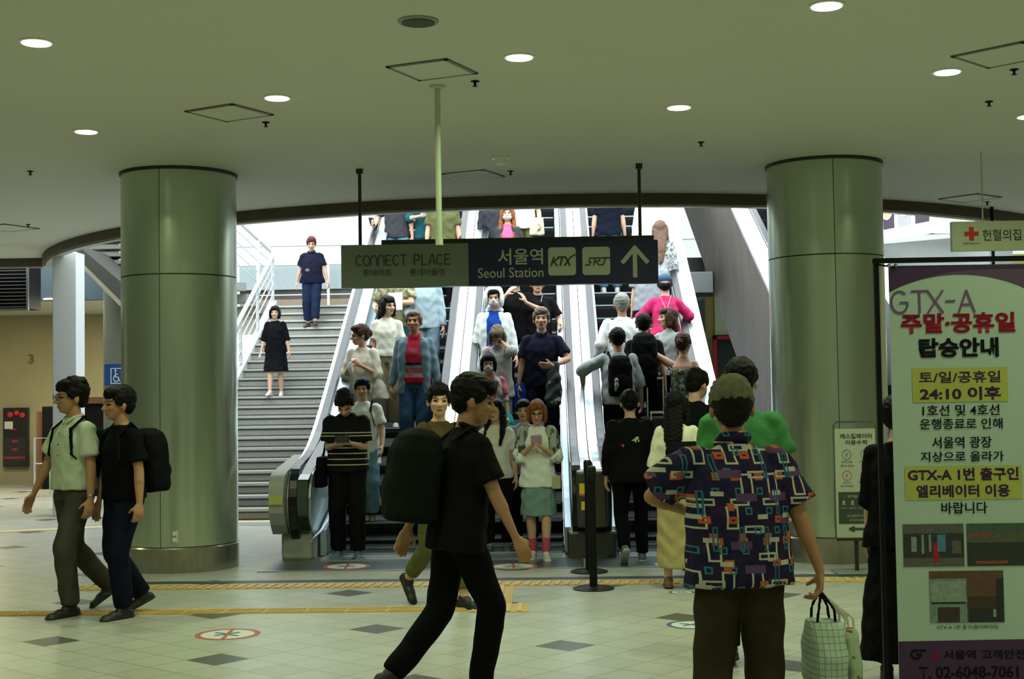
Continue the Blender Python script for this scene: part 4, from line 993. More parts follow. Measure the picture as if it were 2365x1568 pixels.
JOBS = []
def job(name, prims, voxel, mats, P, parent=None, smooth=3, post=None, wrinkle=0.0, wfreq=9.0, extra=None):
    """queue one remeshed mesh in the local frame of person P"""
    o = bpy.data.objects.new(name, None)   # placeholder replaced when flushed
    bpy.data.objects.remove(o)
    JOBS.append(dict(name=name, prims=prims, voxel=voxel, mats=mats if isinstance(mats, (list, tuple)) else [mats], P=P, parent=parent, smooth=smooth, post=post, wrinkle=wrinkle, wfreq=wfreq, extra=extra))
def flush_jobs():
    tmp = []
    for j in JOBS:
        vs = []; fs = []; o = 0
        for v, f in j['prims']: vs.append(v); fs += [tuple(i + o for i in q) for q in f]; o += len(v)
        me = bpy.data.meshes.new(j['name']); me.from_pydata(np.vstack(vs).tolist(), [], fs); me.update()
        import bmesh
        b = bmesh.new(); b.from_mesh(me); bmesh.ops.recalc_face_normals(b, faces=b.faces); b.to_mesh(me); b.free()
        ob = bpy.data.objects.new('tmp', me); COL.objects.link(ob)
        m = ob.modifiers.new('r', 'REMESH'); m.mode = 'VOXEL'; m.voxel_size = j['voxel']; m.use_smooth_shade = True
        if j['smooth']:
            s = ob.modifiers.new('s', 'SMOOTH'); s.factor = .5; s.iterations = j['smooth']
        tmp.append(ob)
    dg = bpy.context.evaluated_depsgraph_get(); dg.update()
    roots = {}
    for j, ob in zip(JOBS, tmp):
        me = bpy.data.meshes.new_from_object(ob.evaluated_get(dg)); me.name = j['name']; me.materials.clear()
        for m in j['mats']: me.materials.append(m)
        n = len(me.vertices); co = np.empty(n * 3); me.vertices.foreach_get('co', co); co = co.reshape(-1, 3)
        if j['wrinkle'] > 0:
            nr = np.empty(n * 3); me.vertices.foreach_get('normal', nr); nr = nr.reshape(-1, 3); f = j['wfreq']; sd = len(vs) * .01 + j['P']['seed']
            h = (np.sin(co[:, 0] * f * 2.1 + 3.1 * np.sin(co[:, 2] * f * .9 + sd) + sd) * np.sin(co[:, 2] * f * 1.7 + 2.3 * np.sin(co[:, 1] * f * 1.3 + sd * 2) + co[:, 0] * f * .8)
                 + .5 * np.sin(co[:, 2] * f * 4.1 + 2.6 * np.sin(co[:, 0] * f * 2.2 + sd) + co[:, 1] * 9))
            co = co + nr * (h * j['wrinkle'])[:, None]
        if j['post'] is not None:
            npoly = len(me.polygons); pc = np.empty(npoly * 3); me.polygons.foreach_get('center', pc); pc = pc.reshape(-1, 3)
            idx = j['post'](pc).astype(np.int32); me.polygons.foreach_set('material_index', idx)
        P = j['P']
        if 'deform' in j and j['deform']: co = j['deform'](co)
        co = (co * P['s']) @ rotz(P['face']).T
        origin = np.array(P['pos'], float)
        if j['extra'] is not None:                     # a held or worn thing: top-level, own origin
            c = co.mean(0); c[2] = co[:, 2].min(); co = co - c; loc = origin + c
        me.vertices.foreach_set('co', co.ravel()); me.polygons.foreach_set('use_smooth', [True] * len(me.polygons)); me.update()
        o = bpy.data.objects.new(j['name'], me); COL.objects.link(o)
        if j['extra'] is not None:
            o.location = loc; o['_o'] = tuple(loc); tag(o, j['extra'][0], j['extra'][1]); roots[j['extra'][2]] = o
        elif j['parent'] is None:
            o.location = origin; o['_o'] = tuple(origin); tag(o, P['label'], 'person'); roots[P['key']] = o
        else:
            r = roots[j['parent']]; o.parent = r; o['_o'] = r['_o']
            d = origin - np.array(r['_o']); o.location = tuple(d)
        bpy.data.objects.remove(ob)
    JOBS.clear(); return roots

# skin, hair and cloth
def cloth(name, c, rough=.85, noise=.10, nscale=14, bump=.25): return mat('cloth_' + name, c, rough, 0, noise, nscale, bump, 35, spec=.08)
SKIN = mat('skin', (.62, .37, .25), .55, noise=.06, nscale=9, spec=.3); SKIN_D = mat('skin_tanned', (.42, .215, .115), .55, noise=.08, nscale=9, spec=.3)
LIPS = mat('lips', (.34, .10, .08), .5); EYE_M = mat('eye_dark', (.02, .013, .01), .3); BROW = mat('brow_hair', (.05, .03, .02), .8)
def hairm(name, c, rough=.55): return mat('hair_' + name, c, rough, 0, .45, 40, .5, 120, stretch=(1, 1, .25), spec=.12)
H_BLACK = hairm('black', (.006, .005, .005)); H_BROWN = hairm('brown', (.055, .028, .018)); H_RED = hairm('red_brown', (.10, .025, .022)); H_ORANGE = hairm('orange', (.24, .085, .025))
H_GREY = hairm('grey', (.30, .30, .26)); H_ASH = hairm('ash', (.16, .12, .09)); H_OLIVEGREY = None

def make_person(key, label, pos, H, face, pose=None, top=None, bottom=None, shoes=None, hair=('short', None), skin=None,
                jacket=None, mask=None, glasses=False, female=False, near=False, build=1.0, seed=0, head=(0, 0), socks=None, hide_feet=False):
    pose = pose or {}; skin = skin or SKIN; hs, hm = hair; hm = hm or H_BLACK
    P = dict(key=key, label=label, pos=tuple(pos), s=H / 1.728, face=face, seed=seed * 1.7 + len(key))
    VB = .0072; VC = .011
    B = build
    sw = (.140 if female else .163) * (0.5 + .5 * B); hipw = .088
    hz = .895 - pose.get('drop', 0.0)
    lean = pose.get('lean', 3); side = pose.get('side', 0); twist = pose.get('twist', 0)
    TO = A3(0, 0, .95); TR = rotz(twist) @ rotx(-lean) @ roty(side); dz = A3(0, 0, -pose.get('drop', 0.0))
    def T(p): return TR @ (np.asarray(p, float) - TO) + TO + dz
    def TP(prims): return xf(prims, TR, TO, dz)
    HO = A3(0, -.015, 1.455); yaw, pitch = head; HRm = rotz(yaw) @ rotx(pitch)
    HS = 1.11
    def HP(prims): return TP(xf(prims, HRm * HS, HO))
    def head_inv(pc): q = (pc - dz - TO) @ TR + TO; return (q - HO) @ HRm / HS + HO
    # ---- limbs
    arms = {}; legs = {}
    for sd, nm in ((1, 'r'), (-1, 'l')):
        sh = T((sd * sw, -.005, 1.368)) + A3(0, 0, pose.get('shrug_' + nm, 0))
        tgt = pose.get('hand_' + nm, (sd * (sw + .075), .03, .845)); hint = pose.get('elbow_' + nm, (sd * .35, -1, -.2))
        e, w = ik(sh, tgt, .275, .245, hint)
        hd = pose.get('hdir_' + nm); hd = unit(hd) if hd is not None else unit(unit(w - e) + A3(0, .1, 0))
        arms[nm] = (sd, sh, e, w, hd)
        hip = A3(sd * hipw, 0, hz)
        at_ = pose.get('foot_' + nm, (sd * .095, .0, .085)); kh = pose.get('knee_' + nm, (sd * .08, 1, 0))
        k, a = ik(hip, at_, .415, .405, kh)
        legs[nm] = (sd, hip, k, a, pose.get('fpitch_' + nm, 0), pose.get('fyaw_' + nm, sd * -7))
    # ---- body
    body = []
    hip_r = .168 if female else .160
    tors = [(.86, 0, 0, hip_r * .93, .105), (.93, 0, -.005, hip_r, .110), (1.03, 0, 0, (.128 if female else .142) * B, .092 * B), (1.12, 0, .0, (.128 if female else .148) * B, .095 * B), (1.24, 0, 0, (.142 if female else .165) * (.5 + .5 * B), .105),
            (1.32, 0, -.005, sw * .96, .092), (1.37, 0, -.01, sw * .74, .064), (1.415, 0, -.012, .075, .050), (1.45, 0, -.012, .055, .050)]
    body += TP([loft(tors)])
    if female: body += TP([ell((-.06, .062, 1.245), (.062, .045, .062)), ell((.06, .062, 1.245), (.062, .045, .062))])
    body += TP([cone((0, -.012, 1.40), (0, -.004, 1.50), .058 if not female else .050, .052 if not female else .046)])
    hw = 1.0 if not female else .95
    hd_pr = [ell((0, -.018, 1.602), (.076 * hw, .094, .094)), ell((0, .028, 1.555), (.063 * hw, .062, .082)), ell((0, .040, 1.510), (.046 * hw, .046, .040)), ell((0, .064, 1.494), (.024, .022, .018)),
             cone((0, .086, 1.583), (0, .108, 1.552), .008, .013), ell((-.012, .096, 1.549), (.010, .012, .008)), ell((.012, .096, 1.549), (.010, .012, .008)),
             ell((0, .080, 1.600), (.050, .014, .012)), ell((0, .088, 1.523), (.023, .010, .006)), ell((0, .085, 1.514), (.018, .010, .006)),
             ell((-.036, .066, 1.555), (.022, .020, .018)), ell((.036, .066, 1.555), (.022, .020, .018)),
             ell((-.077 * hw, -.008, 1.562), (.010, .020, .030), rotz(-15)), ell((.077 * hw, -.008, 1.562), (.010, .020, .030), rotz(15))]
    body += HP(hd_pr)
    for nm in 'rl':
        sd, sh, e, w, hd = arms[nm]
        body += [ell(sh + A3(-sd * .016, 0, -.018), (.045, .045, .044)), cone(sh + A3(-sd * .006, 0, -.012), e, .043, .037, 1), cone(e, e + (w - e) * .35, .037, .038), cone(e + (w - e) * .35, w, .038, .024, .85)]
        # hand
        n = pose.get('palm_' + nm); n = A3(*n) if n is not None else A3(-sd, -.25, .25)
        n = unit(n - hd * n.dot(hd)); lat = unit(np.cross(hd, n)); th = A3(*pose.get('thumb_' + nm, (-sd * .3, .7, .8)))
        if lat.dot(th) < 0: lat = -lat
        curl = pose.get('curl_' + nm, .55)
        R = np.stack([lat, hd, n], 1)
        body += [cone(w, w + hd * .03, .025, .030, .6, n), ell(w + hd * .055, (.040, .048, .015), R), ell(w + hd * .035 + lat * .018 + n * .006, (.020, .030, .016), R)]
        for q, (off, L) in enumerate(((.031, .070), (.011, .079), (-.010, .074), (-.030, .060))):
            b0 = w + hd * (.090 - abs(off) * .15) + lat * off; c1 = curl * (.55 + .08 * q)
            d1 = unit(hd * math.cos(c1) + n * math.sin(c1) + lat * off * 1.2); d2 = unit(hd * math.cos(c1 * 2.3) + n * math.sin(c1 * 2.3) + lat * off)
            m_ = b0 + d1 * L * .5; body += [cone(b0 - hd * .02, m_, .0098, .0092), cone(m_, m_ + d2 * L * .5, .0092, .0080)]
        tb = w + hd * .028 + lat * .030; td = unit(lat * .65 + hd * .75 + n * (.2 + .5 * curl)); tm = tb + td * .036
        body += [cone(tb - lat * .012, tm, .013, .011), cone(tm, tm + unit(td + hd * .6 + n * curl) * .030, .011, .009)]
        sd, hip, k, a, fp, fy = legs[nm]
        tr = .082 if not female else .085
        body += [cone(hip + A3(0, 0, .0), k, tr, .052), cone(k, k + (a - k) * .35 + A3(0, -.008, 0), .050, .054), cone(k + (a - k) * .35 + A3(0, -.008, 0), a, .053, .034)]
        FR = rotz(fy) @ rotx(fp); F = lambda p: a + FR @ A3(*p)
        body += [cone(F((0, -.030, -.045)), F((0, .10, -.058)), .032, .026, .9), cone(F((0, .07, -.06)), F((0, .165, -.068)), .036, .022, .55, FR @ A3(0, 0, 1)), cone(a, F((0, .03, -.035)), .034, .030)]
    def post_body(pc):
        idx = np.zeros(len(pc)); q = head_inv(pc); x = np.abs(q[:, 0]); y = q[:, 1]; z = q[:, 2]
        fr = y > .045
        idx[fr & (x > .017) & (x < .046) & (z > 1.5725) & (z < 1.5865)] = 2
        idx[fr & (x > .014) & (x < .050) & (z > 1.598) & (z < 1.606)] = 3
        idx[fr & (x < .023) & (z > 1.511) & (z < 1.527) & (y > .07)] = 1
        return idx
    job('person', body, VB if near else .0082, [skin, LIPS, EYE_M, BROW], P, None, 3, post_body)
    # ---- top
    if top:
        L = top.get('loose', .0); hem = top.get('hem', .84); off = .017 + L
        bl = top.get('bust', 1)
        sec = [(hem, 0, 0, (hip_r + .012 + L * 1.5) * (1 + (B - 1) * .6), .118 + L * 1.2), (hem + .06, 0, 0, (hip_r + .012 + L * 1.3) * (1 + (B - 1) * .7), .120 + L + (B - 1) * .06)]
        if hem < .95: sec.append((1.02, 0, .004, ((.140 if female else .158) + L * 1.2) * B, (.108 + L) * B))
        sec += [(1.13, 0, .004, ((.140 if female else .162) + L) * B, (.108 + L) * B), (1.25, 0, 0, (.156 if female else .178) * (.5 + .5 * B) + L * .7, .118 + L * .6), (1.32, 0, -.005, sw + .004 + L * .3, .104 + L * .4),
                (1.375, 0, -.010, sw * .86, .080), (1.415, 0, -.012, .100, .064), (1.440, 0, -.010, .068, .060)]
        if top.get('strapless'): sec = [s_ for s_ in sec if s_[0] < 1.30] + [(1.285, 0, -.002, .150, .112)]
        pr = TP([loft(sec)])
        if female and not top.get('flat'): pr += TP([ell((-.055, .066, 1.245), (.082, .052, .075)), ell((.055, .066, 1.245), (.082, .052, .075)), ell((0, .07, 1.24), (.06, .045, .06))])
        sl = top.get('sleeve', 'short')
        for nm in 'rl':
            sd, sh, e, w, hd = arms[nm]; r0 = .058 * (.5 + .5 * B) + L * .22
            if sl == 'none': continue
            pr.append(ell(sh + A3(-sd * .012, 0, -.012), (r0 + .008, r0, r0 - .002)))
            rs = top.get('sleeve_w', .058) + L * .5
            if sl == 'short': pr.append(cone(sh, sh + (e - sh) * .78, r0, rs + .004, 1, None, False))
            elif sl == 'elbow': pr += [cone(sh, e, r0, rs), cone(e, e + (w - e) * .18, rs, rs + .002, 1, None, False)]
            else: pr += [cone(sh, e, r0, rs - .006), cone(e, e + (w - e) * top.get('cuff', .93), rs - .006, .036 + L * .4, 1, None, False), ell(e, (rs - .003,) * 3)]
        job('dress' if top.get('dress') else top.get('name', 'shirt'), pr + (TP([loft(top['skirt'])]) if 'skirt' in top else []), VC, top['mat'], P, key, 5, top.get('post'), top.get('wr', .0042), 12)
        if top.get('collar'):
            cm = top['collar']
            pr = TP([cone((-.052, .030, 1.435), (-.020, .070, 1.405), .016, .010), cone((.052, .030, 1.435), (.020, .070, 1.405), .016, .010),
                     cone((-.055, .03, 1.44), (-.05, -.045, 1.455), .014, .014), cone((.055, .03, 1.44), (.05, -.045, 1.455), .014, .014), cone((-.05, -.045, 1.455), (.05, -.045, 1.455), .016, .016)])
            job('collar', pr, .008, cm, P, key, 1)
        if top.get('buttons'):
            pr = TP([ell((0, .125 + L * .5 - abs(z - 1.2) * .12, z), (.007, .006, .007)) for z in (1.33, 1.25, 1.17, 1.09, 1.01, .93)]); job('button_row', pr, .004, mat('button_dark', (.08, .07, .06)), P, key, 0)
    if jacket:
        L = jacket.get('loose', .012); hem = jacket.get('hem', .82); b = sw
        sec = [(hem, 0, -.035, .180 + L, .100 + L), (1.0, 0, -.035, .168 + L, .092 + L), (1.2, 0, -.035, .186 + L, .098 + L), (1.32, 0, -.03, b + .016, .096), (1.38, 0, -.028, b * .86, .075), (1.43, 0, -.032, .085, .058)]
        pr = TP([loft(sec)] + [loft([(hem, sd * .135, .055, .055, .065), (1.0, sd * .125, .06, .055, .062), (1.2, sd * .125, .065, .062, .062), (1.36, sd * .11, .045, .055, .05), (1.415, sd * .08, .02, .03, .04)]) for sd in (1, -1)])
        for nm in 'rl':
            sd, sh, e, w, hd = arms[nm]
            pr += [ell(sh + A3(-sd * .014, 0, -.016), (.062, .060, .058)), cone(sh + A3(-sd * .004, 0, -.012), e, .058, .053)]
            if jacket.get('sleeve', 'long') == 'long': pr += [cone(e, e + (w - e) * .92, .055, .042, 1, None, False), ell(e, (.056,) * 3)]
            else: pr += [cone(e, e + (w - e) * .15, .057, .058, 1, None, False)]
        job('jacket', pr, VC, jacket['mat'], P, key, 5, jacket.get('post'), .0032, 13)
        if jacket.get('hood'):
            pr = HP([ell((0, -.045, 1.60), (.112, .100, .125)), ell((0, -.02, 1.66), (.100, .100, .060)), ell((-.088, .02, 1.57), (.028, .060, .10)), ell((.088, .02, 1.57), (.028, .060, .10))]) + TP([ell((0, -.05, 1.44), (.12, .09, .05))])
            job('hood', pr, .010, jacket['mat'], P, key, 2, None, .002)
    # ---- bottom
    if bottom:
        kd = bottom.get('kind', 'trousers'); L = bottom.get('loose', .0)
        wst = bottom.get('waist', .99)
        pel = [(.84, 0, -.003, hip_r * .95 + .010 + L * .5, .118), (.92, 0, -.005, hip_r + .010 + L * .5, .120), (wst, 0, 0, ((.132 if female else .148) * B) + .010, .098 * B + .012)]
        if kd in ('trousers', 'shorts'):
            pr = xf([loft(pel)], np.eye(3), (0, 0, 0), dz)
            for nm in 'rl':
                sd, hip, k, a, fp, fy = legs[nm]; ln = bottom.get('len', 1.0)
                pr.append(cone(hip + A3(0, 0, -.01), k, .096 + L * .6, .073 + L, 1))
                if kd == 'trousers':
                    pr += [cone(k, k + (a - k) * .5, .073 + L, .068 + L), cone(k + (a - k) * .5, k + (a - k) * ln, .068 + L, bottom.get('cuff', .060) + L, 1, None, False)]
                else: pr.append(cone(k, k + (a - k) * .12, .070 + L, .074 + L, 1, None, False))
            job('trousers' if kd == 'trousers' else 'shorts', pr, VC, bottom['mat'], P, key, 2, bottom.get('post'), bottom.get('wr', .0040), 9)
        else:
            zl = bottom.get('len', .5); fl = bottom.get('flare', .21); cy = bottom.get('cy', 0)
            pr = xf([loft([(zl, 0, cy, fl, fl * .8), (zl + (.88 - zl) * .5, 0, cy * .5, (fl + hip_r) / 2 + .01, (fl * .8 + .12) / 2 + .01)] + pel)], np.eye(3), (0, 0, 0), dz)
            job('skirt', pr, VC, bottom['mat'], P, key, 2, bottom.get('post'), bottom.get('wr', .006), 10)
    # ---- shoes, socks
    if shoes and not hide_feet:
        up, so = shoes
        for nm in 'rl':
            sd, hip, k, a, fp, fy = legs[nm]; FR = rotz(fy) @ rotx(fp); F = lambda p: a + FR @ A3(*p); nz = FR @ A3(0, 0, 1)
            pr = [cone(F((0, -.045, -.050)), F((0, .10, -.052)), .038, .036, .85), cone(F((0, .06, -.058)), F((0, .165, -.060)), .043, .032, .62, nz), cone(F((0, -.012, -.015)), F((0, .03, -.03)), .042, .040),
                  cone(F((0, -.05, -.074)), F((0, .17, -.076)), .043, .043, .26, nz)]
            def ps(pc, a=a, FR=FR): q = (pc - a) @ FR; return (q[:, 2] < -.066) * 1
            job('shoe', pr, .008, [up, so], P, key, 2, ps)
    if socks:
        for nm in 'rl':
            sd, hip, k, a, fp, fy = legs[nm]; job('sock', [cone(a + A3(0, 0, -.03), a + (k - a) * .38, .041, .047, 1, None, False)], .008, socks, P, key, 1)
    # ---- hair
    base = [ell((0, -.028, 1.618), (.086 * hw, .100, .092)), ell((0, -.055, 1.570), (.074 * hw, .058, .070)), ell((0, .018, 1.662), (.074 * hw, .074, .040))]
    sides = [ell((-.074 * hw, .004, 1.605), (.015, .048, .045)), ell((.074 * hw, .004, 1.605), (.015, .048, .045))]
    fringe = [ell((0, .058, 1.652), (.062 * hw, .036, .030)), ell((.02, .072, 1.638), (.040, .020, .020), rotx(20))]
    hp = None
    if hs == 'short': hp = base + sides + fringe
    elif hs == 'crop': hp = [ell((0, -.028, 1.615), (.083, .098, .088)), ell((0, -.05, 1.570), (.070, .052, .065)), ell((0, .01, 1.655), (.07, .072, .038))] + sides
    elif hs == 'messy': hp = base + sides + fringe + [ell((random.uniform(-.06, .06), random.uniform(-.09, .06), random.uniform(1.66, 1.70)), (.030, .030, .022)) for _ in range(9)]
    elif hs == 'bob': hp = base + fringe + [ell((0, -.045, 1.545), (.092, .070, .090)), ell((-.080, .010, 1.560), (.024, .052, .090)), ell((.080, .010, 1.560), (.024, .052, .090))]
    elif hs == 'long': hp = base + fringe + [ell((-.078, .004, 1.560), (.026, .052, .095)), ell((.078, .004, 1.560), (.026, .052, .095)), cone((0, -.065, 1.57), (0, -.105, 1.33), .082, .078, .55), cone((0, -.105, 1.33), (0, -.125, 1.18), .075, .035, .5)] + \
        [q for sd in (1, -1) for q in ((cone((sd * .082, .0, 1.52), (sd * .095, .045, 1.36), .030, .030), cone((sd * .095, .045, 1.36), (sd * .085, .085, 1.24), .030, .014)) if pose.get('locks', 1) else (ell((sd * .08, 0, 1.5), (.03, .04, .05)),))]
    elif hs == 'bun': hp = base + sides + [ell((0, -.115, 1.585), (.042, .038, .045)), ell((0, .045, 1.655), (.062, .04, .026))]
    elif hs == 'cap': hp = [ell((0, -.045, 1.565), (.080, .068, .062))] + [ell((-.076, -.01, 1.585), (.014, .045, .04)), ell((.076, -.01, 1.585), (.014, .045, .04))]
    elif hs == 'none': hp = None
    if hp and not (jacket and jacket.get('hood')): job('hair', HP(hp), .0080, [hm, pose.get('hair_low', hm)], P, key, 2, (lambda pc: (head_inv(pc)[:, 2] + .25 * head_inv(pc)[:, 1] + .004 * np.sin(head_inv(pc)[:, 0] * 190) < 1.585) * 1) if 'hair_low' in pose else None, .0030, 42)
    elif hp: job('hair', HP(fringe + [ell((-.06, .02, 1.60), (.02, .04, .06)), ell((.06, .02, 1.60), (.02, .04, .06))]), .008, hm, P, key, 2)
    if hs == 'cap':
        cm = pose['cap_mat']; job('cap', HP([ell((0, -.018, 1.640), (.090, .106, .068)), cone((-.05, .075, 1.632), (.05, .075, 1.632), .042, .042, .35, (0, 0, 1)), ell((0, .105, 1.628), (.055, .045, .010))]), .009, cm, P, key, 2)
    if mask: job('face_mask', HP([ell((0, .042, 1.525), (.064, .066, .044)), ell((0, .085, 1.545), (.030, .030, .022))]), .007, mask, P, key, 2)
    if mask: job('ear_loop', HP([cone((sd * .055, .055, 1.535), (sd * .080, -.005, 1.560), .004, .004) for sd in (1, -1)]), .004, mask, P, key, 0)
    if glasses:
        g = []
        for sd in (1, -1):
            c = A3(sd * .034, .100, 1.580); pts = [c + A3(.027 * math.cos(t), 0, .020 * math.sin(t)) for t in [2 * PI * i / 12 for i in range(13)]]
            g += path_tube(pts, .0026); g += path_tube([A3(sd * .060, .097, 1.585), A3(sd * .080, -.005, 1.575)], .0026)
        g += path_tube([A3(-.008, .103, 1.583), A3(.008, .103, 1.583)], .0026)
        job('glasses', HP(g), .0032, mat('glasses_frame', (.01, .01, .01), .3), P, key, 0)
    P['arms'] = arms; P['T'] = T; P['TP'] = TP; P['legs'] = legs; P['HP'] = HP; P['lab'] = label
    return P

def person_bag(P, key, prims, m, label, cat='bag', name='bag', voxel=.010, straps=None, strap_mat=None, wr=.003, post=None, details=None):
    """a bag or other thing carried by P, top-level; prims in P's local frame"""
    job(name, prims, voxel, m, P, None, 2, post, wr, 12, extra=(label, cat, key))
    JOBS[-1]['P'] = dict(P); 
    if straps: JOBS.append(dict(name='strap', prims=straps, voxel=.008, mats=[strap_mat or (m[0] if isinstance(m, (list, tuple)) else m)], P=dict(P), parent=key, smooth=1, post=None, wrinkle=0, wfreq=1, extra=None))
    for (n_, pr_, m_) in (details or []): JOBS.append(dict(name=n_, prims=pr_, voxel=.007, mats=[m_], P=dict(P), parent=key, smooth=1, post=None, wrinkle=0, wfreq=1, extra=None))
def backpack(P, key, m, label, w=.15, d=.085, h=.22, zc=1.18, yo=-.20, strapm=None, details=None):
    pr = P['TP']([loft([(zc - h, 0, yo, w * .88, d * .85), (zc - h + .04, 0, yo, w, d), (zc + h * .5, 0, yo, w * .97, d * .95), (zc + h * .85, 0, yo + .01, w * .80, d * .75), (zc + h, 0, yo + .02, w * .5, d * .4)], 3.0),
                  ell((0, yo - d * .85, zc - h * .35), (w * .72, .035, h * .42))])
    st = []
    for sd in (1, -1):
        st += [cone((sd * .095, -.115, 1.36), (sd * .110, -.02, 1.445), .016, .016, .5), cone((sd * .110, -.02, 1.445), (sd * .115, .095, 1.36), .016, .016, .5), cone((sd * .115, .095, 1.36), (sd * .150, .115, 1.18), .016, .013, .5), cone((sd * .150, .115, 1.18), (sd * .170, -.06, 1.02), .012, .011, .5)]
    person_bag(P, key, pr, m, label, 'backpack', 'backpack', straps=P['TP'](st), strap_mat=strapm, details=[(a, P['TP'](b), c) for a, b, c in (details or [])])
def hand_pt(P, nm, d=.07, n=0.0): sd, sh, e, w, hd = P['arms'][nm]; return w + hd * d
def phone(P, key, centre, label, m, up=(0, .5, .85), tilt=0, w=.036, h=.075):
    c = np.asarray(centre, float); u = unit(up); r = unit(np.cross(u, (0, 1, .01))) ; f = np.cross(r, u)
    rings = [np.array([c + r * a * w + f * b * .005 + u * t * h for a, b in ((1, 1), (-1, 1), (-1, -1), (1, -1))]) for t in (-1, 1)]
    vs, fs = _grid(rings); co = (vs * P['s']) @ rotz(P['face']).T + np.array(P['pos'])
    mb = MB(); mb.add(co, fs); cc = co.mean(0)
    o = single(mb, 'phone', m, label, 'phone', tuple(cc), bevel=.003); return o

def esc_place(px, ytop, Hn, nmin=-1):
    best = None
    for n in range(nmin, 28):
        z = {-1: .05, 0: .09, 1: .24}.get(n, RISE * n); Y = Y0 + RUN * n + .19
        p = at(px, ytop, Y); H = p.z - z
        if best is None or abs(H - Hn) < abs(best[1] - Hn): best = ((p.x, Y, z), H)
    return best
def stair_place(px, ytop, Hn):
    best = None
    for n in range(0, 22):
        z = SR * (n + 1); Y = SY + n * ST + .14; p = at(px, ytop, Y); H = p.z - z
        if best is None or abs(H - Hn) < abs(best[1] - Hn): best = ((p.x, Y, z), H)
    return best
def floor_place(px, pyfeet, pxhead, ytop, z=0.0):
    f = on(px, pyfeet, z); h = at(pxhead, ytop, f.y); return (f.x, f.y, z), h.z - z
# ------------------------------------------------------------------ cloth colours
C_BLK = cloth('black', (.004, .004, .005)); C_BLK2 = cloth('soft_black', (.006, .006, .007)); C_DKG = cloth('dark_green_black', (.007, .010, .008)); C_CHAR = cloth('charcoal', (.045, .045, .055))
C_WHT = cloth('white', (.76, .80, .77)); C_OFF = cloth('off_white', (.72, .70, .58)); C_CREAM = cloth('cream', (.76, .73, .58)); C_GRNWHT = cloth('greenish_white', (.50, .56, .42))
C_NAVY = cloth('navy', (.011, .012, .028)); C_NAVYD = cloth('dark_navy', (.006, .008, .018)); C_DENIM = cloth('denim', (.03, .07, .13), noise=.35); C_DENIML = cloth('light_denim', (.14, .27, .38), noise=.3); C_JACK = cloth('faded_denim', (.16, .24, .29), noise=.25)
C_TEAL = cloth('teal', (.015, .085, .11)); C_TEALSK = cloth('teal_skirt', (.17, .29, .27)); C_OLIVE = cloth('olive', (.11, .115, .045), noise=.3); C_BROWN = cloth('brown', (.075, .048, .022)); C_KHAKI = cloth('khaki', (.15, .12, .07))
C_GREYTR = cloth('grey_trousers', (.060, .055, .042), noise=.25); C_GREY = cloth('grey', (.28, .31, .34)); C_GREYW = cloth('pale_grey', (.42, .46, .45)); C_PINK = cloth('hot_pink', (.60, .035, .14)); C_PINKL = cloth('pink', (.62, .12, .26))
C_GREEN = cloth('green', (.06, .22, .075)); C_BEIGE = cloth('beige', (.42, .34, .16), noise=.12); C_BLUE = cloth('royal_blue', (.012, .06, .33)); C_TURQ = cloth('turquoise', (.02, .38, .42), rough=.6); C_MASK = mat('mask_white', (.60, .56, .56), .7, noise=.03)
C_BRNPK = cloth('dusty_pink', (.55, .14, .16)); C_BRTR = cloth('dark_brown_trousers', (.040, .030, .018))
S_BLK = mat('shoe_black', (.010, .010, .010), .5); S_SOLE = mat('sole_black', (.014, .013, .012), .6); S_WHT = mat('shoe_white', (.55, .55, .50), .6); S_SOLEW = mat('sole_white', (.62, .60, .52), .6); S_GREY = mat('shoe_blue_grey', (.10, .14, .17), .6); S_TAN = mat('sandal_tan', (.16, .08, .04), .6)

def bands(name, base, lines, axis=2, cols2=()):
    """horizontal coloured bands at real heights on a garment: lines = [(z0, z1, colour)]"""
    m = mat('cloth_' + name, base, .85, 0, .1, 14, .25, 35, spec=.2); nt = m.node_tree; b = nt.nodes['Principled BSDF']
    src = b.inputs['Base Color'].links[0].from_socket
    tc = nt.nodes.new('ShaderNodeTexCoord'); sp_ = nt.nodes.new('ShaderNodeSeparateXYZ'); nt.links.new(tc.outputs['Object'], sp_.inputs[0])
    for z0, z1, c, axis in [l + (2,) for l in lines] + [l + (0,) for l in cols2]:
        a = nt.nodes.new('ShaderNodeMath'); a.operation = 'COMPARE'; a.inputs[1].default_value = (z0 + z1) / 2; a.inputs[2].default_value = (z1 - z0) / 2
        nt.links.new(sp_.outputs[axis], a.inputs[0]); mx = nt.nodes.new('ShaderNodeMix'); mx.data_type = 'RGBA'
        nt.links.new(a.outputs[0], mx.inputs['Factor']); nt.links.new(src, mx.inputs['A']); mx.inputs['B'].default_value = tuple(c) + (1,); src = mx.outputs['Result']
    nt.links.new(src, b.inputs['Base Color']); return m
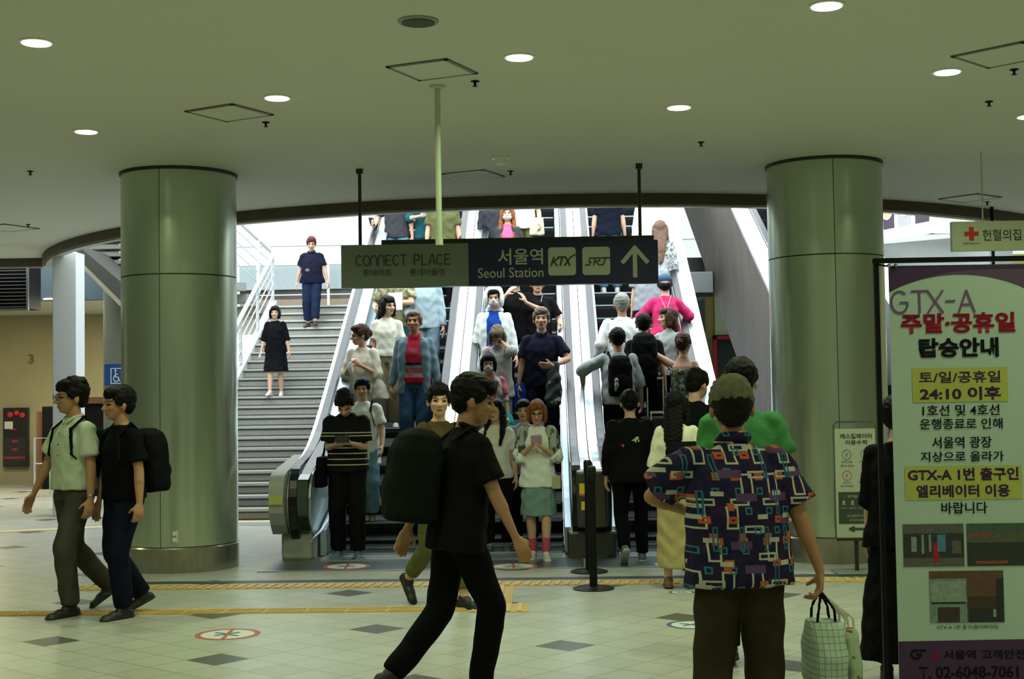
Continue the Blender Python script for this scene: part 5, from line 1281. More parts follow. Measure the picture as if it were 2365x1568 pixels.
def blotch(name, base, cols, scale=30, thr=.55, stretch=None):
    """printed cloth with blotches of further colours"""
    m = mat('cloth_' + name, base, .85, 0, .1, 14, .25, 35, spec=.2, stretch=stretch); nt = m.node_tree; b = nt.nodes['Principled BSDF']; src = b.inputs['Base Color'].links[0].from_socket
    mp = [n for n in nt.nodes if n.type == 'MAPPING'][0]
    for i, c in enumerate(cols):
        n = nt.nodes.new('ShaderNodeTexNoise'); n.noise_dimensions = '4D'; n.inputs['Scale'].default_value = scale; n.inputs['W'].default_value = i * 3.3; n.inputs['Detail'].default_value = 2
        nt.links.new(mp.outputs[0], n.inputs['Vector']); g = nt.nodes.new('ShaderNodeMath'); g.operation = 'GREATER_THAN'; g.inputs[1].default_value = thr; nt.links.new(n.outputs['Fac'], g.inputs[0])
        mx = nt.nodes.new('ShaderNodeMix'); mx.data_type = 'RGBA'; nt.links.new(g.outputs[0], mx.inputs['Factor']); nt.links.new(src, mx.inputs['A']); mx.inputs['B'].default_value = tuple(c) + (1,); src = mx.outputs['Result']
    nt.links.new(src, b.inputs['Base Color']); return m
def rect_print():
    """navy cloth covered with small outlined rectangles in cream, orange, teal and violet"""
    m = bpy.data.materials.new('cloth_rectangle_print'); m.use_nodes = True; nt = m.node_tree; b = nt.nodes['Principled BSDF']; b.inputs['Roughness'].default_value = .85; b.inputs['Specular IOR Level'].default_value = .15
    N = nt.nodes.new; L = nt.links.new; tc = N('ShaderNodeTexCoord'); sp_ = N('ShaderNodeSeparateXYZ'); L(tc.outputs['Object'], sp_.inputs[0])
    def M(op, a, bb=None, c=None):
        n = N('ShaderNodeMath'); n.operation = op
        for i, v in enumerate((a, bb, c)):
            if v is None: continue
            if isinstance(v, (int, float)): n.inputs[i].default_value = v
            else: L(v, n.inputs[i])
        return n.outputs[0]
    src = None
    def mix(f, a, c):
        n = N('ShaderNodeMix'); n.data_type = 'RGBA'; L(f, n.inputs['Factor']); L(a, n.inputs['A'])
        if isinstance(c, tuple): n.inputs['B'].default_value = c + (1,)
        else: L(c, n.inputs['B'])
        return n.outputs['Result']
    ns = N('ShaderNodeTexNoise'); ns.inputs['Scale'].default_value = 26; L(tc.outputs['Object'], ns.inputs['Vector'])
    cr = N('ShaderNodeValToRGB'); cr.color_ramp.elements[0].color = (.010, .012, .045, 1); cr.color_ramp.elements[0].position = .42; cr.color_ramp.elements[1].color = (.026, .013, .042, 1); cr.color_ramp.elements[1].position = .58
    L(ns.outputs['Fac'], cr.inputs[0]); src = cr.outputs[0]
    U = M('ADD', sp_.outputs[0], M('MULTIPLY', sp_.outputs[1], .35)); V = M('ADD', sp_.outputs[2], 5.0); U = M('ADD', U, 5.0)
    lay = [(.115, .125, .0, .0, (.46, .46, .34), (.25, .42), .0078), (.098, .083, .031, .047, (.46, .095, .035), (.22, .20), .011), (.132, .105, .07, .02, (.43, .44, .34), (.34, .16), .0078), (.087, .076, .055, .03, (.035, .17, .21), (.18, .22), .006),
           (.140, .092, .02, .07, (.10, .05, .13), (.36, .2), .02), (.108, .118, .085, .09, (.44, .10, .04), (.15, .15), .02), (.125, .09, .05, .01, (.44, .44, .36), (.22, .12), .02), (.10, .14, .01, .11, (.025, .13, .18), (.12, .4), .006)]
    for i, (pw, ph, ou, ov, c, (hw_, hh_), t) in enumerate(lay):
        row = M('FLOOR', M('DIVIDE', M('ADD', V, ov), ph)); us = M('ADD', M('ADD', U, ou), M('MULTIPLY', row, pw * .37))
        col = M('FLOOR', M('DIVIDE', us, pw))
        u = M('ABSOLUTE', M('SUBTRACT', M('FRACT', M('DIVIDE', us, pw)), .5)); v = M('ABSOLUTE', M('SUBTRACT', M('FRACT', M('DIVIDE', M('ADD', V, ov), ph)), .5))
        du = M('MULTIPLY', M('SUBTRACT', hw_ * .85, u), pw); dv = M('MULTIPLY', M('SUBTRACT', hh_ * .85, v), ph); d = M('MINIMUM', du, dv)
        wn = N('ShaderNodeTexWhiteNoise'); wn.noise_dimensions = '2D'; cb = N('ShaderNodeCombineXYZ'); L(row, cb.inputs[0]); L(col, cb.inputs[1]); L(cb.outputs[0], wn.inputs['Vector'])
        f = M('MULTIPLY', M('MULTIPLY', M('GREATER_THAN', d, 0.0), M('LESS_THAN', d, t)), M('GREATER_THAN', wn.outputs['Value'], (.22, .4, .25, .45, .55, .45, .5, .5)[i]))
        src = mix(f, src, c)
    L(src, b.inputs['Base Color']); n2 = N('ShaderNodeTexNoise'); n2.inputs['Scale'].default_value = 30; L(tc.outputs['Object'], n2.inputs['Vector'])
    bp = N('ShaderNodeBump'); bp.inputs['Strength'].default_value = .25; bp.inputs['Distance'].default_value = .01; L(n2.outputs['Fac'], bp.inputs['Height']); L(bp.outputs[0], b.inputs['Normal'])
    return m

WALKF = dict(foot_r=(.09, .22, .085), foot_l=(-.09, -.26, .17), fpitch_l=-38, drop=.025)
PHONE_M = mat('phone_black', (.02, .02, .025), .2)
def esc_person(key, label, px, ytop, H, **kw):
    (pos, h) = esc_place(px, ytop, H); pos = (pos[0] + kw.pop('dx', 0), pos[1], pos[2]); return make_person(key, label, pos, h, **kw)

# ================= near people on the floor =================
# man in the patterned shirt, back view
pos, h = (at(1700, 1000, 5.5).x, 5.5, 0), at(1680, 866, 5.5).z
H_OG = blotch('hair_olive_grey', (.10, .10, .055), [], 20)
H_OG = hairm('olive_grey', (.13, .125, .07), .7)
def post_og(): pass
P = make_person('pattern_man', 'person in a navy shirt printed with cream and orange rectangles, back turned, nearest at right', pos, h, 3,
    pose=dict(hair_low=hairm('near_black', (.010, .010, .006)), hand_r=(.36, .02, .86), hdir_r=(.0, .02, -1), curl_r=1.15, palm_r=(-1, .1, 0), hand_l=(-.16, .30, 1.12), elbow_l=(-1, -.15, -.10), lean=4, shrug_l=.01, foot_r=(.13, .05, .085), foot_l=(-.13, -.05, .085), side=-1),
    top=dict(mat=rect_print(), sleeve='short', sleeve_w=.080, loose=.035, hem=.83, collar=MATS.get('x') or None, wr=.004), bottom=dict(mat=C_BRTR, loose=.014), shoes=(S_BLK, S_SOLE), hair=('short', H_OG), skin=SKIN_D, near=True, build=1.12, seed=3, head=(-6, 4))
P['cmat'] = bpy.data.materials['cloth_rectangle_print']
job('collar', P['TP']([cone((-.060, .03, 1.44), (-.05, -.055, 1.462), .022, .022), cone((.060, .03, 1.44), (.05, -.055, 1.462), .022, .022), cone((-.05, -.058, 1.462), (.05, -.058, 1.462), .024, .024)]), .009, P['cmat'], P, 'pattern_man', 2)
# his bags
hp_ = hand_pt(P, 'r', .085)
M_BAGW = bands('white_check_tote', (.42, .52, .40), [(z, z + .004, (.24, .31, .26)) for z in [.02 + .024 * i for i in range(16)]], cols2=[(x, x + .004, (.24, .31, .26)) for x in [-.05 + .022 * i for i in range(5)]])
def tote(P, key, c, w, d, h, m, label, handle_m, hand, name='tote_bag', details=None):
    x, y, z = c
    pr = [loft([(z, x, y, w * .80, d * .75), (z + .02, x, y, w * .95, d), (z + h * .5, x, y, w, d * 1.0), (z + h * .9, x, y, w * .93, d * .6), (z + h, x, y, w * .88, d * .35)], 3)]
    st = []
    for sy in (-1, 1):
        pts = [A3(x - w * .5, y + sy * d * .3, z + h * .90), A3(x - w * .38, y + sy * d * .35, z + h + .05), A3(hand[0], hand[1] + sy * .012, hand[2]), A3(x + w * .38, y + sy * d * .35, z + h + .05), A3(x + w * .5, y + sy * d * .3, z + h * .90)]
        st += path_tube(pts, .0075)
    person_bag(P, key, pr, m, label, 'bag', name, straps=st, strap_mat=handle_m, details=details)
tote(P, 'tote1', (hp_[0] + .01, hp_[1] + .0, hp_[2] - .40), .085, .17, .28, M_BAGW, 'pale green checked tote bag with black handles held by the patterned shirt man', C_BLK, hp_)
tote(P, 'tote2', (hp_[0] + .125, hp_[1] + .06, hp_[2] - .47), .045, .14, .30, blotch('printed_carrier', (.34, .40, .27), [(.20, .07, .05), (.10, .20, .06)], 9, .58), 'second printed carrier bag hanging behind the checked tote', C_OFF, hp_)
# umbrella-like strap end hanging at his left
# man in the green tee ahead
pos, h = (at(1712, 900, 8.0).x, 8.0, 0), at(1708, 826, 8.0).z
P = make_person('green_man', 'person in a green tee, black hair, back turned, ahead of the patterned shirt man', pos, h, -4, pose=dict(hand_r=(.30, .12, .90), foot_r=(.1, .15, .085), foot_l=(-.1, -.1, .1), fpitch_l=-15),
    top=dict(mat=C_GREEN, loose=.02), bottom=dict(mat=C_BLK2), shoes=(S_BLK, S_SOLE), hair=('short', H_BLACK), near=True, build=1.15, seed=4, head=(-8, 2))
# dark haired person with black bag ahead (head seen between)
pos, h = (at(1602, 900, 12.1).x, 12.1, .008), at(1606, 851, 12.1).z
P = make_person('dark_head', 'person with black hair in a black tee, between the long-haired woman and patterned shirt man', pos, h, -25, pose=dict(), top=dict(mat=C_BLK2, loose=.01), bottom=dict(mat=C_BLK), shoes=(S_BLK, S_SOLE), hair=('short', H_BLACK), near=True, seed=5, head=(-12, -12))
# long-haired woman in beige
pos, h = (at(1562, 1000, 11.0).x, 11.0, 0), at(1575, 903, 11.0).z
P = make_person('beige_woman', 'person with long black hair, cream top and long beige skirt walking to the up escalator', pos, h, -8, pose=dict(locks=0, hand_l=(-.24, .06, .86)), top=dict(mat=C_CREAM, loose=.012, sleeve='elbow'), bottom=dict(kind='skirt', mat=C_BEIGE, len=.18, flare=.19), shoes=(S_TAN, S_SOLE), hair=('long', H_BLACK), female=True, near=True, seed=6, head=(-15, 0))
hb = A3(.12, -.16, .98)
person_bag(P, 'shoulder_bag1', P['TP']([loft([(.98, .06, -.19, .13, .06), (1.0, .06, -.19, .15, .075), (1.2, .06, -.18, .15, .07), (1.28, .06, -.17, .12, .04)], 3)]), C_BLK, 'black shoulder bag on the back of the beige skirt woman', 'bag', 'shoulder_bag', straps=P['TP']([cone((.0, -.17, 1.26), (-.12, -.04, 1.43), .012, .012), cone((-.12, -.04, 1.43), (-.10, .10, 1.3), .012, .012)]))
# black jacket man stepping on
pos, h = floor_place(1462, 1300, 1448, 893)
P = make_person('jacket_man', 'person in a black jacket with small white and pink emblems, stepping onto the up escalator', pos, h, 0, pose=dict(foot_r=(.10, .14, .085), foot_l=(-.09, -.22, .17), fpitch_l=-42, drop=.02, lean=6),
    top=dict(mat=C_BLK2, sleeve='long', loose=.018, hem=.80), bottom=dict(mat=C_BLK), shoes=(S_GREY, S_SOLEW), hair=('crop', H_BLACK), near=True, seed=7, build=1.1, head=(0, 3))
job('emblem', P['TP']([ell((.035, -.150, 1.215), (.042, .010, .010), roty(-14)), ell((.055, -.150, 1.235), (.022, .010, .012)), ell((.04, -.15, 1.195), (.012, .010, .012)), ell((.07, -.149, 1.20), (.010, .01, .012))]), .006, mat('emblem_white', (.45, .52, .42)), P, 'jacket_man', 1)
job('emblem', P['TP']([ell((-.085, -.140, 1.165), (.020, .010, .007)), ell((-.082, -.14, 1.15), (.010, .010, .008))]), .006, mat('emblem_pink', (.55, .08, .12)), P, 'jacket_man', 1)
# person in black behind the banner
pos = (at(2074, 1100, 7.4).x, 7.4, 0)
P = make_person('black_dress', 'person in a long black dress standing mostly behind the banner', pos, 1.53, -20, pose=dict(hand_l=(-.19, .04, .84), elbow_l=(-.1, -1, -.2)), top=dict(mat=C_BLK, sleeve='elbow', loose=.03, hem=.8, dress=True), bottom=dict(kind='skirt', mat=C_BLK, len=.14, flare=.25, cy=-.04), shoes=(S_BLK, S_SOLE), hair=('crop', H_BLACK), female=True, near=True, seed=8, head=(-10, 0))

# walking man in black
pos = (at(1056, 1100, 7.0).x, 7.0, 0); h = at(1085, 869, 7.0).z + .04
P = make_person('walker', 'person in dark clothes with a black backpack striding right across the foreground', pos, h, -66,
    pose=dict(foot_r=(.04, .10, .09), foot_l=(-.04, -.35, .17), fpitch_l=-30, fpitch_r=0, drop=.02, lean=7, hand_r=(.29, .24, .78), hand_l=(-.25, -.22, .84), elbow_r=(.3, -1, -.1), curl_r=.7),
    top=dict(mat=C_BLK2, loose=.022, hem=.80, sleeve_w=.068), bottom=dict(mat=C_BLK, loose=.004), shoes=(S_BLK, S_SOLE), hair=('short', H_BLACK), skin=SKIN_D, near=True, seed=9, build=1.05, head=(-18, -8))
backpack(P, 'walker_pack', C_DKG, 'bulky dark backpack worn by the striding man in black', w=.155, d=.14, h=.24, zc=1.17, yo=-.27)
job('collar', P['TP']([cone((-.055, .02, 1.44), (-.05, -.045, 1.455), .014, .014), cone((.055, .02, 1.44), (.05, -.045, 1.455), .014, .014), cone((-.05, -.045, 1.455), (.05, -.045, 1.455), .016, .016)]), .008, C_DKG, P, 'walker', 1)

# brown-top woman beyond him
pos, h = floor_place(1016, 1400, 1027, 878)
P = make_person('brown_woman', 'person in a brown top and olive trousers, half hidden behind the striding man', pos, h, -142, pose=dict(foot_r=(.09, -.30, .20), fpitch_r=-45, foot_l=(-.09, .20, .085), drop=.02, hand_r=(.30, .02, .86), lean=3),
    top=dict(mat=C_BROWN, sleeve='elbow', loose=.02, hem=.82), bottom=dict(mat=C_OLIVE, len=.85), shoes=(S_BLK, S_SOLE), hair=('short', H_BLACK), skin=SKIN, female=True, near=True, seed=10, head=(-28, 0))
person_bag(P, 'red_purse', [ell(hand_pt(P, 'r', .11), (.035, .03, .05))], cloth('dark_red', (.16, .02, .02)), 'small dark red purse in the brown top woman hand', 'purse', 'purse')

# two men at left
pos, h = floor_place(172, 1416, 150, 867)
P = make_person('glasses_man', 'person with glasses in a pale short-sleeved shirt and grey trousers walking at far left', pos, h, 142,
    pose=dict(foot_l=(-.10, .10, .085), foot_r=(.09, -.34, .17), fpitch_r=-30, fpitch_l=0, drop=.02, hand_l=(-.27, .04, .82), hand_r=(.30, .16, .83), lean=1, curl_l=.8),
    top=dict(mat=C_GRNWHT, loose=.018, hem=.92, sleeve_w=.070, buttons=True, collar=cloth('greenish_white', (.5, .56, .42))), bottom=dict(mat=C_GREYTR, loose=.008, waist=1.0), shoes=(S_BLK, S_SOLE), hair=('messy', H_BLACK), skin=SKIN_D, near=True, seed=11, build=1.03, glasses=True, head=(-16, -3))
backpack(P, 'glasses_pack', C_BLK, 'black backpack on the man with glasses, only its strap showing', w=.13, d=.06, h=.19, zc=1.18, yo=-.18)
sd, sh, e, w, hd = P['arms']['l']
person_bag(P, 'watch', [cone(w - (w - e) * .12, w - (w - e) * .04, .0315, .030, 1, None, False)], mat('watch_steel', (.45, .45, .38), .3, .9), 'steel wristwatch on the man with glasses', 'watch', 'wristwatch', voxel=.005, wr=0)
pos, h = floor_place(287, 1422, 262, 887)
P = make_person('dark_man', 'person in a black tee and black trousers with a backpack, beside the man with glasses', pos, h, 138,
    pose=dict(foot_l=(-.10, .06, .085), foot_r=(.09, -.20, .14), fpitch_r=-22, drop=.01, hand_l=(-.27, .03, .84), hand_r=(.27, .05, .84), lean=3, curl_l=.9),
    top=dict(mat=C_BLK, loose=.014, hem=.88, sleeve_w=.066), bottom=dict(mat=C_NAVYD, loose=.010), shoes=(S_BLK, S_SOLE), hair=('short', H_BLACK), skin=SKIN_D, near=True, seed=12, build=1.05, head=(-14, -2))
backpack(P, 'dark_pack', C_BLK2, 'full black backpack on the man in the black tee at left', w=.145, d=.115, h=.24, zc=1.15, yo=-.245)

# ================= stairs =================
pos, h = stair_place(720, 546, 1.55)
P = make_person('navy_woman', 'person with short red-brown hair in a navy blouse and navy trousers, high on the stairs', pos, h, 178, pose=dict(foot_r=(.08, .02, .085), foot_l=(-.10, .26, -.05), hand_r=(.30, -.02, .86), hand_l=(-.32, .06, .84), lean=3), top=dict(mat=C_NAVY, loose=.03, hem=.84, collar=C_NAVY), bottom=dict(mat=cloth('navy_denim', (.012, .020, .048)), loose=.016, len=.86), shoes=(S_BLK, S_SOLE), hair=('short', H_RED), female=True, seed=13, build=1.15, head=(8, -14))
job('camera_strap_bag', P['TP']([ell((.05, .155, 1.08), (.05, .025, .035))]), .008, mat('small_grey_camera', (.10, .12, .12)), P, 'navy_woman', 1)
pos, h = stair_place(636, 706, 1.40)
P = make_person('black_dress_stairs', 'person in a knee-length black dress and white sneakers coming down the stairs', pos, h, 180, pose=dict(foot_r=(.08, .18, .085 - .03), foot_l=(-.09, -.05, .085), hand_r=(.27, .06, .83), hand_l=(-.27, .03, .83)), top=dict(mat=C_BLK, sleeve='elbow', loose=.022, hem=.84, dress=True, skirt=[(.48, 0, .02, .24, .23), (.70, 0, 0, .215, .175), (.90, 0, 0, .19, .14), (1.0, 0, 0, .16, .12)]), shoes=(S_WHT, S_SOLEW), hair=('bob', H_BLACK), female=True, seed=14, build=1.08)
person_bag(P, 'paper_cup', [ell(hand_pt(P, 'r', .11), (.028, .028, .045))], mat('pale_bottle', (.55, .62, .72), .3), 'small pale bottle held by the black dress woman on the stairs', 'bottle', 'bottle')

# ================= escalator one, riding down =================
pos, h = floor_place(805, 1288, 796, 897)
M_STRIPE = bands('black_cream_stripes', (.005, .005, .006), [(z, z + .010, (.52, .50, .36)) for z in (.905, .960, 1.015, 1.070, 1.185, 1.215)])
P = make_person('striped_man', 'person in a black tee with thin cream stripes, looking down at a phone', pos, h + .05, 180, pose=dict(hand_r=(.085, .25, 1.125), hand_l=(-.07, .26, 1.14), elbow_r=(.2, -.35, -1), elbow_l=(-.2, -.35, -1), hdir_r=(-.75, .55, .15), hdir_l=(.75, .55, .15), palm_r=(-.3, -.6, .8), palm_l=(.3, -.6, .8), lean=6, foot_r=(.10, -.02, .085), foot_l=(-.11, .10, .085), curl_r=.9, curl_l=.9),
    top=dict(mat=M_STRIPE, loose=.022, hem=.86, sleeve_w=.070, wr=.003), bottom=dict(mat=C_BLK2, loose=.016), shoes=(S_GREY, S_GREY), hair=('short', H_BLACK), near=True, build=1.08, seed=15, head=(0, -42))
phone(P, 'ph', (.0, .345, 1.185), 'phone held in both hands by the striped tee man', PHONE_M, (0, .5, .85), w=.07, h=.04)
person_bag(P, 'blk_tote', [loft([(.70, .27, -.02, .05, .12), (.72, .27, -.02, .06, .14), (1.0, .25, -.02, .055, .13)], 3)], C_BLK, 'black bag hanging at the side of the striped tee man', 'bag', 'shoulder_bag', straps=[cone((.25, -.05, 1.0), (.18, -.04, 1.42), .012, .012)])
P = esc_person('white_tee_youth', 'smiling person in a long white tee with a black strap, behind the striped tee man', 838, 872, 1.60, face=178, pose=dict(hand_l=(-.25, .16, .90), hand_r=(.24, .1, .86)), top=dict(mat=C_WHT, loose=.03, hem=.68), bottom=dict(mat=C_DENIML, loose=.03, len=.95), shoes=(S_TAN, S_SOLE), hair=('short', H_BLACK), seed=16, near=True, dx=.0)
person_bag(P, 'strap_bag', [ell((.12, -.17, 1.05), (.11, .06, .14))], C_BLK, 'black bag on the back of the white tee youth', 'bag', 'sling_bag', straps=P['TP']([cone((-.10, -.12, 1.32), (-.11, -.02, 1.445), .015, .015, .5), cone((-.11, -.02, 1.445), (-.11, .11, 1.33), .015, .015, .5), cone((-.11, .11, 1.33), (-.16, .1, 1.15), .014, .012, .5)]))
person_bag(P, 'green_bag', [ell((-.02, .12, .35), (.06, .05, .13))], cloth('leaf_green', (.14, .34, .06)), 'leaf green bag low behind the striped tee man', 'bag', 'bag', straps=[cone((-.02, .12, .47), hand_pt(P, 'l', .06), .006, .006)], strap_mat=cloth('leaf_green', (.14, .34, .06)))
P = esc_person('cream_woman', 'person in a cream blouse and long cream skirt, tote on the shoulder', 838, 748, 1.60, face=168, pose=dict(hand_r=(.10, .25, 1.17), hand_l=(-.06, .22, 1.20), elbow_r=(.4, -.3, -1), elbow_l=(-.4, -.3, -1), hdir_r=(-.4, .3, .8), hdir_l=(.5, .3, .6)), top=dict(mat=C_CREAM, sleeve='elbow', loose=.028, hem=.86, sleeve_w=.066), bottom=dict(kind='skirt', mat=C_CREAM, len=.22, flare=.20), shoes=(S_TAN, S_SOLE), hair=('bun', H_BROWN), female=True, seed=17, head=(-52, -8), near=True)
person_bag(P, 'cream_tote', [loft([(.78, -.24, .04, .09, .10), (.80, -.24, .04, .11, .13), (.95, -.22, .04, .08, .10), (1.04, -.20, .04, .04, .06)], 2.6)], cloth('ivory_leather', (.52, .50, .38), .5), 'ivory tote bag on the shoulder of the cream blouse woman', 'bag', 'tote_bag', straps=[cone((-.20, .02, 1.02), (-.17, .0, 1.43), .010, .010)])
person_bag(P, 'cloth', [ell(hand_pt(P, 'r', .06) + A3(-.02, .03, -.05), (.035, .03, .09))], cloth('white', (.62, .66, .62)), 'white cloth held at the chest of the cream blouse woman', 'cloth', 'handkerchief')
P = esc_person('knit_woman', 'person with long dark hair in a cream knit top and dark khaki trousers', 893, 683, 1.60, face=182, pose=dict(hand_l=(-.24, .05, .86), locks=0), top=dict(mat=C_OFF, loose=.010, hem=.93, sleeve='short'), bottom=dict(mat=C_KHAKI, loose=.035, waist=1.02), shoes=(S_WHT, S_SOLEW), hair=('long', H_BLACK), female=True, seed=18, head=(42, -2), near=True)
person_bag(P, 'brown_bag', [loft([(.84, .25, -.02, .05, .11), (.86, .25, -.02, .06, .13), (1.08, .24, -.02, .05, .11)], 3)], cloth('brown_leather', (.09, .04, .02), .5), 'brown shoulder bag of the long-haired woman in the knit top', 'bag', 'shoulder_bag', straps=[cone((.23, -.03, 1.06), (.15, .0, 1.43), .010, .010)])
M_REDST = bands('red_grey_stripes', (.42, .012, .03), [(.98, 1.03, (.36, .22, .22)), (1.03, 1.09, (.30, .08, .10)), (1.09, 1.12, (.22, .20, .21)), (1.12, 1.155, (.02, .02, .04)), (1.24, 1.33, (.36, .05, .09))])
P = esc_person('red_man', 'person in a red striped polo under a faded denim jacket, riding down', 957, 715, 1.70, face=178, pose=dict(hand_r=(.27, .03, .84), hand_l=(-.27, .03, .84)), top=dict(mat=M_REDST, loose=.012, hem=.90, collar=cloth('red', (.42, .012, .03)), sleeve='none'), jacket=dict(mat=C_JACK, hem=.78, loose=.02), bottom=dict(mat=C_DENIM, loose=.012), shoes=(S_GREY, S_SOLEW), hair=('crop', H_ASH), skin=SKIN_D, seed=19, head=(-5, 2), near=True, build=1.05)
C_CAMO = blotch('camouflage', (.24, .23, .12), [(.10, .09, .05), (.40, .36, .22)], 16, .54)
P = esc_person('camo_man', 'person in a camouflage tee holding a white tablet, head hidden by the hanging sign', 915, 592, 1.72, face=180, pose=dict(hand_r=(.24, .22, 1.05), hand_l=(.02, .26, 1.12), elbow_l=(-.9, -.2, -.3), hdir_l=(.9, .2, .1)), top=dict(mat=C_CAMO, loose=.022), bottom=dict(mat=C_TEAL, loose=.01), shoes=(S_BLK, S_SOLE), hair=('short', H_BLACK), seed=20)
person_bag(P, 'tablet', [loft([(1.03, -.02, .31, .085, .012), (1.25, -.02, .27, .085, .012)], 8)], mat('white_card', (.80, .84, .82)), 'white tablet held by the camouflage tee rider', 'tablet', 'tablet', voxel=.006, wr=0)
P = esc_person('blue_sleeve', 'person in a pale blue shirt with a dark watch, right of the camouflage tee rider', 980, 600, 1.70, face=182, pose=dict(hand_r=(.20, .2, .98)), top=dict(mat=cloth('pale_blue', (.36, .47, .52)), sleeve='long', loose=.016), bottom=dict(mat=C_JACK, loose=.012), shoes=(S_BLK, S_SOLE), hair=('short', H_BLACK), seed=21)
P = esc_person('charcoal_man', 'person in a charcoal tee holding a phone low, top left of the down escalator', 915, 408, 1.74, face=172, pose=dict(hand_r=(.30, .16, 1.00), hdir_r=(.0, .6, .2)), top=dict(mat=C_CHAR, loose=.014), bottom=dict(mat=C_DENIML), shoes=(S_WHT, S_SOLEW), hair=('short', H_BLACK), seed=23)
phone(P, 'ph', hand_pt(P, 'r', .09) + A3(0, 0, .03), 'phone held low by the charcoal tee rider', PHONE_M, (0, .7, .7))
P = esc_person('teal_person', 'person in a dark teal shirt looking at a phone, beside the charcoal tee rider', 986, 412, 1.66, face=176, pose=dict(hand_r=(.06, .27, 1.14), elbow_r=(.9, -.3, -.6), hdir_r=(-.7, .5, .2)), top=dict(mat=C_TEAL, loose=.02, sleeve='elbow'), bottom=dict(mat=cloth('grey_violet', (.10, .08, .10))), shoes=(S_BLK, S_SOLE), hair=('short', H_BLACK), seed=24)
phone(P, 'ph', hand_pt(P, 'r', .10) + A3(0, .02, .03), 'phone in the hand of the dark teal shirt rider', mat('phone_silver', (.6, .65, .7), .3), (0, .6, .8))
P = esc_person('olive_person', 'person in an olive tee and black trousers behind the white hanging pole', 1022, 426, 1.70, face=184, top=dict(mat=C_OLIVE, loose=.016), bottom=dict(mat=C_BLK2), shoes=(S_BLK, S_SOLE), hair=('short', H_BLACK), seed=25)

# ================= escalator two, riding down =================
pos, h = floor_place(1246, 1290, 1243, 922)
M_PLAID = blotch('plaid_sleeve', (.34, .37, .35), [(.10, .13, .14), (.05, .07, .06)], 22, .56, (1, 1, .4))
P = make_person('blouse_woman', 'person with orange-brown hair and glasses in a white blouse and teal skirt, holding a phone', pos, h, 178, pose=dict(hand_r=(.05, .24, 1.235), hand_l=(-.05, .24, 1.215), elbow_r=(.5, -.2, -1), elbow_l=(-.5, -.2, -1), hdir_r=(-.3, .3, .9), hdir_l=(.3, .3, .9), curl_r=.8, curl_l=.8, foot_l=(-.08, .12, .085), foot_r=(.07, -.02, .085)),
    top=dict(mat=C_WHT, loose=.028, hem=.78, sleeve='elbow', sleeve_w=.070, buttons=True), bottom=dict(kind='skirt', mat=C_TEALSK, len=.47, flare=.20), shoes=(S_WHT, S_SOLEW), socks=cloth('pink_sock', (.55, .09, .17)), hair=('bob', H_ORANGE), glasses=True, female=True, near=True, seed=26, head=(0, -10))
for sd, nm in ((1, 'r'), (-1, 'l')):
    _, sh, e, w, hd = P['arms'][nm]; job('sleeve', [cone(sh + A3(sd * .005, 0, 0), e, .080, .083), cone(e, e + (w - e) * .2, .080, .078, 1, None, False)], .010, M_PLAID, P, 'blouse_woman', 2, None, .003)
phone(P, 'ph', (0, .31, 1.305), 'phone held up at the chest of the white blouse woman', mat('phone_mauve', (.35, .25, .35), .3), (0, .3, 1), w=.06, h=.04)
person_bag(P, 'cream_pouch', [loft([(.76, -.20, .10, .05, .025), (.90, -.20, .10, .05, .025)], 5)], cloth('cream_pouch', (.45, .42, .26)), 'small square cream pouch at the hip of the white blouse woman', 'pouch', 'pouch', straps=[cone((-.20, .1, .90), (-.12, .08, 1.40), .006, .006)], strap_mat=C_BLK)
P = esc_person('behind_blouse', 'person with dark hair half hidden behind the orange-haired woman', 1214, 922, 1.55, face=176, pose=dict(), top=dict(mat=C_GREY, loose=.02), bottom=dict(mat=C_BLK2), shoes=(S_BLK, S_SOLE), hair=('short', H_BLACK), seed=27, dx=-.02)
person_bag(P, 'bright_bag', [ell((.14, .16, .95), (.09, .05, .12))], blotch('rainbow_bag', (.02, .03, .04), [(.45, .05, .04), (.05, .32, .38), (.5, .4, .08)], 14, .6), 'dark bag with red, yellow and turquoise patches', 'bag', 'bag')
pos, h = floor_place(1150, 1280, 1148, 922)
P = make_person('long_hair_girl', 'person with long black hair and white tee glancing sideways behind the striding man', (pos[0], pos[1] + .15, .0), h, 176, pose=dict(foot_r=(.09, .1, .085)), top=dict(mat=C_OFF, loose=.014, sleeve='short'), bottom=dict(mat=C_BLK2, len=.9), shoes=(S_GREY, S_SOLEW), hair=('long', H_BLACK), female=True, near=True, seed=28, head=(-18, 4))
P = esc_person('mask_boy', 'child with a face mask and a pink top, riding down in the middle escalator', 1128, 815, 1.45, face=180, pose=dict(hand_l=(-.26, .1, .85)), top=dict(mat=C_BRNPK, loose=.02), jacket=dict(mat=blotch('grey_vest', (.40, .38, .40), [(.18, .12, .12)], 12, .55), sleeve='short', hem=.9), bottom=dict(mat=C_GREY), shoes=(S_WHT, S_SOLEW), hair=('bob', H_BLACK), mask=C_MASK, seed=29, head=(0, -8))
person_bag(P, 'turq_bag', [ell((-.26, .08, .72), (.085, .07, .20)), ell((-.22, .08, .86), (.05, .05, .12))], C_TURQ, 'turquoise cloth bag beside the masked child', 'bag', 'bag')
